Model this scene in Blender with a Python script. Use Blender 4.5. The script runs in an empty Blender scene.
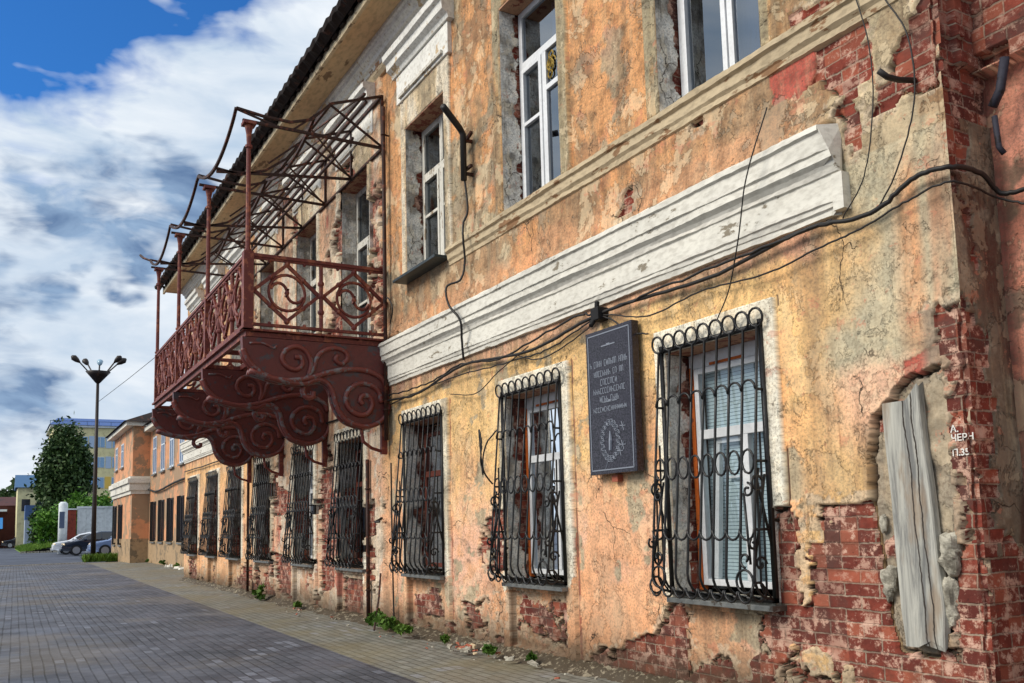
import bpy, math, random
import numpy as np
from mathutils import Vector, Matrix
random.seed(7); rng = np.random.default_rng(7)
K = 0.8                                  # all numbers below are in layout units of 0.8 m
sc = bpy.context.scene
col = sc.collection
PI = math.pi

# ------------------------------------------------------------------ camera
cam = bpy.data.cameras.new('camera'); co = bpy.data.objects.new('camera', cam); col.objects.link(co)
cx_, py_ = 512., 418.
V1 = np.array([-6., 537.]); VV = np.array([310., -7300.])
f_ = math.sqrt((537 - py_) * (7300 + py_) - 518 * 202)
def _cd(p):
    v = np.array([p[0] - cx_, -(p[1] - py_), -f_]); return v / np.linalg.norm(v)
_mx = _cd(V1); _z = _cd(VV); _z = _z - _mx * (_z @ _mx); _z /= np.linalg.norm(_z)
_X = -_mx; _Y = np.cross(_z, _X); R_ = np.array([_X, _Y, _z])
m = Matrix([list(R_[0]) + [0], list(R_[1]) + [0], list(R_[2]) + [1.6 * K], [0, 0, 0, 1]])
co.matrix_world = m
cam.sensor_width = 36; cam.lens = f_ / 1024 * 36; cam.shift_y = (py_ - 341.5) / 1024
cam.clip_start = 0.05; cam.clip_end = 3000
sc.camera = co
def dirpx(px, py):
    v = R_ @ np.array([px - cx_, -(py - py_), -f_]); return v / np.linalg.norm(v)

# ------------------------------------------------------------------ sky, sun, exposure
SUN_EL = math.radians(38); SUN_AZ = math.radians(-99)     # azimuth measured from +X
sd = Vector((math.cos(SUN_AZ) * math.cos(SUN_EL), math.sin(SUN_AZ) * math.cos(SUN_EL), math.sin(SUN_EL)))
w = bpy.data.worlds.new('World'); sc.world = w; w.use_nodes = True
nt = w.node_tree; N = nt.nodes; L = nt.links; N.clear()
out = N.new('ShaderNodeOutputWorld'); bg = N.new('ShaderNodeBackground'); L.new(bg.outputs[0], out.inputs[0])
sky = N.new('ShaderNodeTexSky'); sky.sky_type = 'NISHITA'; sky.sun_disc = False
sky.sun_elevation = SUN_EL; sky.sun_rotation = math.radians(90) - SUN_AZ
sky.ozone_density = 3.0; sky.air_density = 1.0; sky.dust_density = 0.3
bg.inputs[1].default_value = 0.1
tc = N.new('ShaderNodeTexCoord')
def wmath(op, a, b=None, c=None, clamp=False):
    n = N.new('ShaderNodeMath'); n.operation = op; n.use_clamp = clamp
    for i, v in enumerate((a, b, c)):
        if v is None: continue
        if hasattr(v, 'links') or hasattr(v, 'is_linked'): L.new(v, n.inputs[i])
        else: n.inputs[i].default_value = v
    return n.outputs[0]
def wmix(fac, a, b):
    n = N.new('ShaderNodeMix'); n.data_type = 'RGBA'
    for i, v in ((0, fac), (6, a), (7, b)):
        if hasattr(v, 'is_linked'): L.new(v, n.inputs[i])
        else: n.inputs[i].default_value = v if i == 0 else (*v, 1)
    return n.outputs[2]
def wnoise(scale, det, rough=.55, stretch=(1, 1, 1.8), dist=0.0):
    mp = N.new('ShaderNodeMapping'); L.new(tc.outputs['Generated'], mp.inputs[0]); mp.inputs['Scale'].default_value = stretch
    n = N.new('ShaderNodeTexNoise'); n.inputs['Scale'].default_value = scale; n.inputs['Detail'].default_value = det
    n.inputs['Roughness'].default_value = rough; n.inputs['Distortion'].default_value = dist
    L.new(mp.outputs[0], n.inputs[0]); return n
warpn = wnoise(7, 4, .6)
vs = N.new('ShaderNodeVectorMath'); vs.operation = 'SUBTRACT'; L.new(warpn.outputs['Color'], vs.inputs[0]); vs.inputs[1].default_value = (.5, .5, .5)
vm = N.new('ShaderNodeVectorMath'); vm.operation = 'MULTIPLY_ADD'; L.new(vs.outputs[0], vm.inputs[0]); vm.inputs[1].default_value = (.16, .16, .16); L.new(tc.outputs['Generated'], vm.inputs[2])
def blob(px, py, rad):
    d = dirpx(px, py); s = N.new('ShaderNodeVectorMath'); s.operation = 'DISTANCE'
    L.new(vm.outputs[0], s.inputs[0]); s.inputs[1].default_value = tuple(d)
    q = wmath('DIVIDE', s.outputs['Value'], rad / f_)
    q = wmath('MULTIPLY', q, q); q = wmath('MULTIPLY', q, -1.0)
    return wmath('EXPONENT', q)
def addall(l):
    r = l[0]
    for x in l[1:]: r = wmath('ADD', r, x)
    return r
n1 = wnoise(11, 6, .55, (1, 1, 2.6), .5); n2 = wnoise(6.5, 6, .55, (1, 1, 3.0), .4); n3 = wnoise(19, 6, .58, (1, 1, 3.2), .6); 
blue_m = addall([blob(-60, -60, 120), blob(60, -25, 62), blob(150, -50, 70), blob(230, -60, 60), blob(0, 10, 50)])
blue_f = wmath('ADD', wmath('MULTIPLY', blue_m, 1.3), wmath('MULTIPLY', wmath('SUBTRACT', n1.outputs[0], .5), 1.5))
blue_f = wmath('MULTIPLY', wmath('SUBTRACT', blue_f, .32), 1.25, clamp=True)
dark_m = addall([blob(20, 180, 26), blob(60, 200, 26), blob(100, 225, 30), blob(140, 245, 34), blob(165, 200, 34), blob(190, 190, 28), blob(115, 270, 20),
                 blob(5, 400, 42), blob(40, 405, 26), blob(10, 315, 22), blob(50, 318, 16), blob(5, 255, 18), blob(130, 290, 20), blob(110, 165, 20), blob(60, 290, 14)])
dark_f = wmath('ADD', wmath('MULTIPLY', dark_m, 1.25), wmath('MULTIPLY', wmath('SUBTRACT', n3.outputs[0], .5), 2.4))
dark_f = wmath('MULTIPLY', wmath('SUBTRACT', dark_f, .26), .72, clamp=True)
dark_f = wmath('MULTIPLY', dark_f, wmath('MULTIPLY', dark_m, 2.2, clamp=True))
shade = wmath('MULTIPLY', wmath('ADD', wmath('MULTIPLY', wmath('SUBTRACT', n2.outputs[0], .5), 2.4), .45), 1.0, clamp=True)
cloud = wmix(shade, (6.0, 6.3, 6.6), (3.1, 4.0, 5.1))
bluec = N.new('ShaderNodeMix'); bluec.data_type = 'RGBA'; bluec.blend_type = 'MULTIPLY'; bluec.inputs[0].default_value = 1
L.new(sky.outputs[0], bluec.inputs[6]); bluec.inputs[7].default_value = (.22, .62, 1.05, 1)
dkc = wmix(wmath('MULTIPLY', wmath('SUBTRACT', n1.outputs[0], .36), 4.0, clamp=True), (.75, 1.3, 2.4), (2.0, 2.9, 4.2))
c1 = wmix(dark_f, cloud, dkc)
c2 = wmix(blue_f, c1, bluec.outputs[2])
# below the horizon the sky node is only seen by bounce light
sepx = N.new('ShaderNodeSeparateXYZ'); L.new(tc.outputs['Generated'], sepx.inputs[0])
L.new(c2, bg.inputs[0])
sun = bpy.data.lights.new('sun', 'SUN'); so = bpy.data.objects.new('sun', sun); col.objects.link(so)
sun.energy = 2.1; sun.angle = math.radians(28); sun.color = (1, .93, .82)
so.rotation_euler = sd.to_track_quat('Z', 'Y').to_euler()
sc.view_settings.view_transform = 'Standard'; sc.view_settings.look = 'None'; sc.view_settings.gamma = 1
sc.view_settings.use_curve_mapping = False; sc.view_settings.exposure = 0.62
sc.render.engine = 'CYCLES'; sc.cycles.max_bounces = 6; sc.cycles.transparent_max_bounces = 12
sc.cycles.caustics_reflective = False; sc.cycles.caustics_refractive = False

# ------------------------------------------------------------------ helpers
def lin(c): return tuple(((x / 255) / 12.92 if x / 255 <= .04045 else ((x / 255 + .055) / 1.055) ** 2.4) for x in c)
def tag(o, label=None, cat=None, group=None, kind=None):
    if label: o['label'] = label
    if cat: o['category'] = cat
    if group: o['group'] = group
    if kind: o['kind'] = kind
    return o
def thing(name, loc, label, cat, group=None):
    o = bpy.data.objects.new(name, None); o.empty_display_size = .3; col.objects.link(o)
    o.location = Vector(loc) * K; o['loc_u'] = list(loc)
    return tag(o, label, cat, group)
def absloc(o):
    v = Vector((0, 0, 0))
    while o is not None:
        v += o.location; o = o.parent
    return v
class MB:
    def __init__(s): s.v = []; s.f = []
    def add(s, vs, fs):
        b = len(s.v); s.v += [tuple(x) for x in vs]; s.f += [tuple(b + i for i in q) for q in fs]; return s
    def box(s, a, b):
        x0, y0, z0 = a; x1, y1, z1 = b
        x0, x1 = min(x0, x1), max(x0, x1); y0, y1 = min(y0, y1), max(y0, y1); z0, z1 = min(z0, z1), max(z0, z1)
        return s.add([(x0,y0,z0),(x1,y0,z0),(x1,y1,z0),(x0,y1,z0),(x0,y0,z1),(x1,y0,z1),(x1,y1,z1),(x0,y1,z1)],
                     [(0,3,2,1),(4,5,6,7),(0,1,5,4),(1,2,6,5),(2,3,7,6),(3,0,4,7)])
    def tube(s, pts, r, n=6, cap=True, closed=False):
        P = [Vector(p) for p in pts]; m_ = len(P)
        rr = r if isinstance(r, (list, tuple)) else [r] * m_
        up = None; rings = []
        for i, p in enumerate(P):
            if closed: t = (P[(i+1) % m_] - P[i-1])
            else: t = P[min(i+1, m_-1)] - P[max(i-1, 0)]
            if t.length < 1e-9: t = Vector((0, 0, 1))
            t.normalize()
            if up is None: up = Vector((0, 0, 1)) if abs(t.z) < .9 else Vector((1, 0, 0))
            a = t.cross(up)
            if a.length < 1e-4: a = t.orthogonal()
            a.normalize(); b = a.cross(t); up = b if b.length > 0 else up
            rings.append([p + (a * math.cos(2*PI*k/n) + b * math.sin(2*PI*k/n)) * rr[i] for k in range(n)])
        vs = [v for g in rings for v in g]; fs = []
        for i in range(m_ if closed else m_ - 1):
            j = (i + 1) % m_
            for k in range(n):
                fs.append((i*n+k, i*n+(k+1) % n, j*n+(k+1) % n, j*n+k))
        if cap and not closed:
            fs.append(tuple(range(n-1, -1, -1))); fs.append(tuple((m_-1)*n + k for k in range(n)))
        return s.add(vs, fs)
    def bar(s, p, q, w_, h_, upv=(0, 0, 1)):
        p, q = Vector(p), Vector(q); t = (q - p).normalized(); u = Vector(upv)
        if abs(t.dot(u)) > .98: u = Vector((0, 1, 0))
        a = t.cross(u).normalized() * (w_ / 2); b = a.cross(t).normalized() * (h_ / 2)
        return s.add([p-a-b, p+a-b, p+a+b, p-a+b, q-a-b, q+a-b, q+a+b, q-a+b],
                     [(0,1,2,3),(7,6,5,4),(0,4,5,1),(1,5,6,2),(2,6,7,3),(3,7,4,0)])
    def prism(s, poly, fn, t0, t1):
        n = len(poly); vs = [fn(a, b, t0) for a, b in poly] + [fn(a, b, t1) for a, b in poly]
        fs = [tuple(range(n)), tuple(range(2*n-1, n-1, -1))] + [(i, n+i, n+(i+1) % n, (i+1) % n) for i in range(n)]
        return s.add(vs, fs)
    def ball(s, c, r, n=8, sz=(1, 1, 1)):
        vs = []; fs = []; c = Vector(c)
        for i in range(n + 1):
            th = PI * i / n
            for k in range(n):
                ph = 2*PI*k/n
                vs.append(c + Vector((math.sin(th)*math.cos(ph)*sz[0], math.sin(th)*math.sin(ph)*sz[1], math.cos(th)*sz[2])) * r)
        for i in range(n):
            for k in range(n):
                fs.append((i*n+k, (i+1)*n+k, (i+1)*n+(k+1) % n, i*n+(k+1) % n))
        return s.add(vs, fs)
    def ring(s, c, r, t, ax1, ax2, n=16, m_=5):
        c = Vector(c); a = Vector(ax1); b = Vector(ax2)
        return s.tube([c + a*math.cos(2*PI*k/n)*r + b*math.sin(2*PI*k/n)*r for k in range(n)], t, m_, closed=True)
    def build(s, name, mat, parent=None, smooth=False, bevel=0):
        off = absloc(parent) if parent else Vector((0, 0, 0))
        me = bpy.data.meshes.new(name)
        me.from_pydata([tuple(Vector(v) * K - off) for v in s.v], [], s.f); me.update()
        me.materials.append(mat)
        if smooth: me.polygons.foreach_set('use_smooth', [True] * len(me.polygons))
        import bmesh
        bm = bmesh.new(); bm.from_mesh(me); bmesh.ops.recalc_face_normals(bm, faces=bm.faces); bm.to_mesh(me); bm.free()
        o = bpy.data.objects.new(name, me); col.objects.link(o)
        if parent: o.parent = parent
        if bevel:
            md = o.modifiers.new('bevel', 'BEVEL'); md.width = bevel * K; md.segments = 2; md.limit_method = 'ANGLE'
        return o
def spiral(c, r0, r1, a0, turns, n=26, fn=None):
    pts = []
    for i in range(n + 1):
        t = i / n; r = r0 + (r1 - r0) * t ** .8; a = a0 + turns * 2 * PI * t
        pts.append(fn(c[0] + r * math.cos(a), c[1] + r * math.sin(a)))
    return pts

# ---- numpy noise
def _h(ix, iy, seed):
    h = (ix.astype(np.int64) * 374761393 + iy.astype(np.int64) * 668265263 + seed * 982451653) & 0xffffffff
    h = ((h ^ (h >> 13)) * 1274126177) & 0xffffffff
    h = (h ^ (h >> 16)) & 0xffffffff
    return h / 4294967295.0
def vn(x, y, seed):
    xi = np.floor(x); yi = np.floor(y); fx = x - xi; fy = y - yi
    fx = fx*fx*(3-2*fx); fy = fy*fy*(3-2*fy)
    return (_h(xi, yi, seed)*(1-fx) + _h(xi+1, yi, seed)*fx)*(1-fy) + (_h(xi, yi+1, seed)*(1-fx) + _h(xi+1, yi+1, seed)*fx)*fy
def fbm(x, y, freq, octv=4, seed=1, gain=.55):
    s = 0; a = 1; t = 0; xx = x*freq; yy = y*freq
    for i in range(octv):
        s = s + a*vn(xx + 13.7*i, yy - 7.3*i, seed + i*17); t += a; a *= gain; xx = xx*2.03; yy = yy*2.03
    return s/t            # about .5 +- .2
def sst(a, b, x):
    t = np.clip((x - a)/(b - a), 0, 1); return t*t*(3-2*t)
def sdpoly(x, y, P):
    d = np.full(x.shape, 1e9); ins = np.zeros(x.shape, bool); n = len(P)
    for i in range(n):
        ax, ay = P[i]; bx, by = P[(i+1) % n]; ex, ey = bx-ax, by-ay
        t = np.clip(((x-ax)*ex + (y-ay)*ey)/(ex*ex+ey*ey+1e-12), 0, 1)
        d = np.minimum(d, np.hypot(x-ax-t*ex, y-ay-t*ey))
        c = ((ay > y) != (by > y))
        with np.errstate(divide='ignore', invalid='ignore'):
            xi = (bx-ax)*(y-ay)/(by-ay+1e-12)+ax
        ins ^= (c & (x < xi))
    return np.where(ins, d, -d)

# ------------------------------------------------------------------ materials
def mat(name, color=(.5, .5, .5), rough=.7, metal=0, spec=.5):
    m_ = bpy.data.materials.new(name); m_.use_nodes = True
    b = m_.node_tree.nodes['Principled BSDF']
    b.inputs['Base Color'].default_value = (*color, 1); b.inputs['Roughness'].default_value = rough
    b.inputs['Metallic'].default_value = metal; b.inputs['Specular IOR Level'].default_value = spec
    return m_
class G:
    """small node-graph writer"""
    def __init__(s, m_): s.m = m_; s.t = m_.node_tree; s.N = s.t.nodes; s.L = s.t.links; s.b = s.N.get('Principled BSDF')
    def put(s, sock, v):
        if hasattr(v, 'is_linked'): s.L.new(v, sock)
        elif isinstance(v, (tuple, list)) and len(v) == 3 and sock.type == 'RGBA': sock.default_value = (*v, 1)
        else: sock.default_value = v
    def math(s, op, a, b=None, clamp=False):
        n = s.N.new('ShaderNodeMath'); n.operation = op; n.use_clamp = clamp; s.put(n.inputs[0], a)
        if b is not None: s.put(n.inputs[1], b)
        return n.outputs[0]
    def mix(s, fac, a, b, mode='MIX'):
        n = s.N.new('ShaderNodeMix'); n.data_type = 'RGBA'; n.blend_type = mode; s.put(n.inputs[0], fac); s.put(n.inputs[6], a); s.put(n.inputs[7], b)
        return n.outputs[2]
    def ramp(s, v, a, b, lo=0., hi=1.):
        n = s.N.new('ShaderNodeMapRange'); n.interpolation_type = 'SMOOTHSTEP'; s.put(n.inputs[0], v)
        for i, q in ((1, a), (2, b), (3, lo), (4, hi)): n.inputs[i].default_value = q
        return n.outputs[0]
    def pos(s, scale=(1, 1, 1), rot=0):
        g = s.N.new('ShaderNodeNewGeometry'); mp = s.N.new('ShaderNodeMapping'); s.L.new(g.outputs['Position'], mp.inputs[0])
        mp.inputs['Scale'].default_value = tuple(q / K for q in scale); mp.inputs['Rotation'].default_value = (0, 0, rot); return mp.outputs[0]
    def vmap(s, v, scale=(1, 1, 1), loc=(0, 0, 0)):
        mp = s.N.new('ShaderNodeMapping'); s.L.new(v, mp.inputs[0]); mp.inputs['Scale'].default_value = scale; mp.inputs['Location'].default_value = loc; return mp.outputs[0]
    def noise(s, vec, scale, det=4, rough=.55, dist=0):
        n = s.N.new('ShaderNodeTexNoise'); s.L.new(vec, n.inputs[0]); n.inputs['Scale'].default_value = scale
        n.inputs['Detail'].default_value = det; n.inputs['Roughness'].default_value = rough; n.inputs['Distortion'].default_value = dist
        return n.outputs[0]
    def noisec(s, vec, scale, det=2):
        n = s.N.new('ShaderNodeTexNoise'); s.L.new(vec, n.inputs[0]); n.inputs['Scale'].default_value = scale; n.inputs['Detail'].default_value = det
        return n.outputs['Color']
    def vor(s, vec, scale, feat='DISTANCE_TO_EDGE'):
        n = s.N.new('ShaderNodeTexVoronoi'); n.feature = feat; s.L.new(vec, n.inputs['Vector']); n.inputs['Scale'].default_value = scale
        return n.outputs['Distance']
    def attr(s, name):
        n = s.N.new('ShaderNodeAttribute'); n.attribute_name = name; return n
    def bump(s, h, dist, strength=1., prev=None):
        n = s.N.new('ShaderNodeBump'); n.inputs['Strength'].default_value = strength; n.inputs['Distance'].default_value = dist
        s.put(n.inputs['Height'], h)
        if prev is not None: s.L.new(prev, n.inputs['Normal'])
        return n.outputs[0]
    def warp(s, vec, c, amt):
        a = s.N.new('ShaderNodeVectorMath'); a.operation = 'SUBTRACT'; s.L.new(c, a.inputs[0]); a.inputs[1].default_value = (.5, .5, .5)
        b = s.N.new('ShaderNodeVectorMath'); b.operation = 'MULTIPLY_ADD'; s.L.new(a.outputs[0], b.inputs[0]); b.inputs[1].default_value = (amt,)*3; s.L.new(vec, b.inputs[2])
        return b.outputs[0]

BW, BH = .31, .099
def brick_nodes(g, wc):
    """returns colour, height of old brickwork in layout coordinates"""
    bw = g.warp(g.warp(wc, g.noisec(wc, 9, 2), .022), g.noisec(wc, 42, 3), .012)
    n = g.N.new('ShaderNodeTexBrick'); g.L.new(bw, n.inputs['Vector'])
    n.offset = .5; n.inputs['Scale'].default_value = 1; n.inputs['Brick Width'].default_value = BW; n.inputs['Row Height'].default_value = BH
    n.inputs['Mortar Size'].default_value = .008; n.inputs['Mortar Smooth'].default_value = .3; n.inputs['Bias'].default_value = 0
    n.inputs['Color1'].default_value = (*lin((142, 68, 54)), 1); n.inputs['Color2'].default_value = (*lin((96, 48, 42)), 1)
    n.inputs['Mortar'].default_value = (*lin((158, 140, 122)), 1)
    c = g.mix(g.ramp(g.noise(wc, 11, 5, .7), .35, .7, 0, .6), n.outputs[0], lin((86, 40, 34)))
    c = g.mix(g.ramp(g.noise(g.vmap(wc, (1, 1, 1), (4, 8, 0)), 1.3, 6, .7), .46, .62, 0, .85), c, lin((88, 62, 56)))
    wn = g.N.new('ShaderNodeTexWhiteNoise'); wn.noise_dimensions = '2D'; fl = g.N.new('ShaderNodeVectorMath'); fl.operation = 'FLOOR'; g.L.new(g.vmap(wc, (1/BW*2, 1/BH, 1)), fl.inputs[0]); g.L.new(fl.outputs[0], wn.inputs['Vector'])
    c = g.mix(g.ramp(wn.outputs[0], .55, 1., 0, .5), c, lin((186, 108, 82)))
    lime = g.math('MULTIPLY', g.ramp(g.noise(wc, 6.0, 10, .80), .50, .57), g.ramp(g.noise(wc, 1.1, 2), .38, .58, .45, 1.))
    c = g.mix(lime, c, g.mix(g.noise(wc, 12, 4), lin((150, 100, 84)), lin((226, 190, 168))))
    c = g.mix(g.ramp(g.noise(wc, 26, 4, .7), .60, .70, 0, .55), c, lin((60, 34, 30)))
    inv = g.math('SUBTRACT', 1., n.outputs['Fac'])
    h = g.math('ADD', inv, g.math('MULTIPLY', g.noise(wc, 30, 5, .7), .45))
    return c, h
def wall_material():
    m_ = mat('old_wall', rough=.92, spec=.2); g = G(m_)
    wc = g.attr('wc').outputs['Vector']; cn = g.attr('col'); bm_ = cn.outputs['Alpha']; pc = cn.outputs['Color']
    fine = g.noise(wc, 38, 6, .7); mid = g.noise(wc, 7, 5, .65); st = g.noise(g.vmap(wc, (9, 1.1, 1)), 1, 5, .65)
    sz = g.N.new('ShaderNodeSeparateXYZ'); g.L.new(wc, sz.inputs[0]); upw = g.ramp(sz.outputs[1], 4.0, 4.8, .5, 1.)
    pc = g.mix(g.ramp(mid, .44, .66, 0, .5), pc, g.mix(1., pc, (1.35, 1.2, 1.05), 'MULTIPLY'))
    pc = g.mix(g.math('MULTIPLY', g.ramp(mid, .52, .32, 0, .85), upw), pc, g.mix(1., pc, (.56, .52, .50), 'MULTIPLY'))
    blo = g.noise(g.vmap(wc, (1.5, .8, 1), (3, 1, 0)), 2.3, 8, .74); pc = g.mix(g.math('MULTIPLY', g.ramp(blo, .50, .64, 0, .8), upw), pc, g.mix(1., pc, (.60, .56, .52), 'MULTIPLY')); pc = g.mix(g.ramp(blo, .47, .36, 0, .5), pc, g.mix(1., pc, (1.3, 1.22, 1.12), 'MULTIPLY'))
    pc = g.mix(g.ramp(st, .52, .70, 0, .45), pc, g.mix(1., pc, (.55, .50, .46), 'MULTIPLY'))
    pc = g.mix(g.ramp(st, .48, .32, 0, .3), pc, g.mix(.6, pc, lin((222, 196, 150))))
    pc = g.mix(g.ramp(fine, .36, .56, .5, 0), pc, (.13, .09, .06)); pc = g.mix(g.ramp(g.noise(wc, 75, 3, .7), .58, .68, 0, .35), pc, (.10, .07, .05))
    # crisp leftovers of older coats
    lowf = g.math('MULTIPLY', g.math('SUBTRACT', g.noise(g.vmap(wc, (1, 1, 1), (11, 4, 0)), .8, 3), .5), .55)
    l1 = g.ramp(g.math('ADD', g.noise(g.vmap(wc, (1, .75, 1), (2, 7, 0)), 2.6, 10, .70, .3), lowf), .555, .572)
    pc = g.mix(g.math('MULTIPLY', l1, g.math('MULTIPLY', upw, .55)), pc, g.mix(.55, pc, lin((236, 214, 172))))
    l2 = g.ramp(g.math('SUBTRACT', g.noise(g.vmap(wc, (1, .8, 1), (17, 3, 0)), 2.1, 10, .72, .4), lowf), .575, .590)
    pc = g.mix(g.math('MULTIPLY', l2, g.math('MULTIPLY', upw, .62)), pc, g.mix(.6, pc, lin((146, 138, 118))))
    l3 = g.ramp(g.math('ADD', g.noise(g.vmap(wc, (1, 1, 1), (31, 13, 0)), 4.2, 9, .74, .3), g.math('MULTIPLY', lowf, .6)), .61, .625)
    pc = g.mix(g.math('MULTIPLY', l3, .7), pc, g.mix(.6, pc, lin((192, 112, 80))))
    run = g.ramp(g.noise(g.vmap(wc, (17, .55, 1), (1, 2, 0)), 1, 7, .72), .54, .66)
    run = g.math('MULTIPLY', run, g.ramp(g.noise(g.vmap(wc, (2.2, .8, 1), (9, 2, 0)), 1, 4, .6), .42, .62))
    pc = g.mix(g.math('MULTIPLY', run, .65), pc, g.mix(1., pc, (.52, .47, .43), 'MULTIPLY'))
    # pits and flaked specks
    pit = g.ramp(g.noise(wc, 17, 5, .75), .655, .69); pc = g.mix(g.math('MULTIPLY', pit, .8), pc, lin((98, 84, 70)))
    pit2 = g.ramp(g.noise(g.vmap(wc, (1, 1, 1), (5, 9, 0)), 6.5, 6, .72), .64, .665); pc = g.mix(g.math('MULTIPLY', pit2, .7), pc, lin((176, 116, 84)))
    # hairline cracks
    cw = g.warp(wc, g.noisec(wc, 2.2, 6), .65); ve = g.vor(cw, 1.25)
    cr = g.math('MULTIPLY', g.ramp(ve, .0085, .003), g.ramp(g.noise(wc, .9, 3), .55, .60)); 
    cw2 = g.warp(wc, g.noisec(wc, 4, 5), .4); ve2 = g.vor(g.vmap(cw2, (1, .8, 1), (3, 3, 0)), 3.1)
    cr2 = g.math('MULTIPLY', g.ramp(ve2, .010, .003), g.ramp(g.noise(g.vmap(wc, (1, 1, 1), (7, 2, 0)), 1.6, 3), .60, .64))
    cr = g.math('MAXIMUM', cr, g.math('MULTIPLY', cr2, .8))
    pc = g.mix(g.math('MULTIPLY', cr, .9), pc, (.05, .035, .025))
    hs = g.N.new('ShaderNodeHueSaturation'); hs.inputs['Saturation'].default_value = .91; hs.inputs['Value'].default_value = 1.16; g.L.new(pc, hs.inputs['Color']); pc = hs.outputs[0]
    bc, bh = brick_nodes(g, wc)
    sharp = g.ramp(g.math('ADD', bm_, g.math('MULTIPLY', g.math('SUBTRACT', fine, .5), .35)), .42, .58)
    c = g.mix(sharp, pc, bc)
    # grime rising from the pavement
    sp = g.N.new('ShaderNodeSeparateXYZ'); g.L.new(wc, sp.inputs[0])
    gr = g.math('MULTIPLY', g.ramp(g.math('ADD', sp.outputs[1], g.math('MULTIPLY', mid, -.7)), .25, -.3), .8)
    c = g.mix(gr, c, lin((70, 58, 46)))
    g.put(g.b.inputs['Base Color'], c)
    ph = g.math('SUBTRACT', g.math('ADD', g.math('MULTIPLY', fine, .5), g.math('MULTIPLY', mid, 1.0)), g.math('ADD', g.math('MULTIPLY', g.math('MAXIMUM', cr, pit), .9), g.math('SUBTRACT', g.math('MULTIPLY', l2, .9), g.math('MULTIPLY', l1, .5))))
    n_ = g.bump(g.math('MULTIPLY', g.math('SUBTRACT', 1., sharp), ph), .009 * K, 1.)
    n_ = g.bump(g.math('MULTIPLY', sharp, bh), .011 * K, 1., n_)
    g.put(g.b.inputs['Normal'], n_)
    return m_
M = {}
M['wall'] = wall_material()
def weathered(name, base, chip, chip_amt=.5, rough=.7, scale=10, dirt=None, bumpd=.004, spec=.3, stretch=(1, 1, 1), metal=0):
    m_ = mat(name, base, rough, metal, spec); g = G(m_); p = g.pos(stretch)
    n_ = g.noise(p, scale, 6, .68); n2_ = g.noise(p, scale*.27, 4, .6); n3_ = g.noise(p, scale*4, 3, .6)
    c = g.mix(g.ramp(n2_, .35, .65, 0, .35), base, tuple(q*.62 for q in base))
    lo = .72 - .3*chip_amt
    c = g.mix(g.ramp(g.math('ADD', n_, g.math('MULTIPLY', g.math('SUBTRACT', n2_, .5), .35)), lo, lo+.035), c, chip)
    c = g.mix(g.ramp(n3_, .4, .7, .0, .3), c, dirt or tuple(q*.35 for q in base))
    g.put(g.b.inputs['Base Color'], c)
    g.put(g.b.inputs['Normal'], g.bump(g.math('ADD', n_, g.math('MULTIPLY', n3_, .5)), bumpd*K, .8))
    return m_
M['cornice'] = weathered('peeling_white_cornice', lin((232, 228, 216)), lin((140, 130, 112)), .30, scale=3.4, stretch=(.7, 1, 1.6), dirt=lin((130, 122, 108)))
M['sillcourse'] = weathered('peeling_ledge', lin((206, 186, 152)), lin((150, 112, 78)), .5, scale=6, stretch=(.35, 1, 1), dirt=lin((84, 70, 54)))
M['hood'] = weathered('peeling_hood', lin((242, 240, 232)), lin((206, 180, 142)), .4, scale=5, dirt=lin((122, 112, 96)))
M['brownband'] = weathered('stained_band', lin((196, 150, 118)), lin((150, 84, 66)), .7, scale=6, dirt=lin((96, 84, 70)))
M['soffit'] = weathered('soffit_board', lin((228, 198, 156)), lin((150, 122, 94)), .4, scale=3, stretch=(.4, 1, 1), dirt=lin((100, 80, 60)))
M['fascia'] = weathered('fascia_board', lin((226, 206, 170)), lin((130, 108, 86)), .5, scale=5)
M['rooftin'] = weathered('dark_roof_tin', lin((44, 36, 34)), lin((80, 52, 42)), .5, scale=4, rough=.85)
M['iron'] = weathered('rusty_maroon_iron', lin((112, 44, 36)), lin((150, 82, 56)), .62, scale=9, rough=.55, spec=.5, dirt=lin((34, 22, 22)))
M['ironplate'] = weathered('maroon_sheet_iron', lin((100, 40, 36)), lin((70, 60, 66)), .5, scale=5, rough=.5, spec=.5, dirt=lin((40, 22, 22)))
M['ironrelief'] = weathered('maroon_relief_iron', lin((118, 54, 46)), lin((112, 106, 108)), .6, scale=8, rough=.45, spec=.5)
M['ironthin'] = weathered('dark_rust_bar', lin((58, 36, 30)), lin((110, 62, 44)), .55, scale=12, rough=.6)
M['grille'] = weathered('black_wrought_iron', lin((15, 14, 15)), lin((34, 26, 24)), .5, scale=14, rough=.42, spec=.5)
M['pvc'] = weathered('white_window_plastic', lin((236, 238, 240)), lin((200, 200, 200)), .15, scale=5, rough=.35, bumpd=.0005, spec=.5, dirt=lin((190, 190, 190)))
M['oldwhite'] = weathered('old_white_timber', lin((222, 218, 206)), lin((140, 122, 98)), .5, scale=14, stretch=(1, 1, .3))
M['redwood'] = weathered('old_red_timber', lin((104, 52, 40)), lin((60, 44, 38)), .5, scale=14, stretch=(1, 1, .3))
M['sillmetal'] = weathered('grey_tin_sill', lin((128, 130, 128)), lin((88, 80, 72)), .45, scale=6, rough=.4, metal=.3)
M['darksill'] = weathered('dark_tin_sill', lin((62, 72, 76)), lin((40, 40, 40)), .3, scale=5, rough=.4, metal=.3)
M['cable'] = mat('black_cable', lin((30, 27, 26)), .6)
M['dark'] = mat('dark_room', lin((22, 22, 26)), .95)
M['boxdark'] = weathered('black_box_plastic', lin((28, 28, 30)), lin((44, 44, 46)), .4, scale=20)
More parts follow.
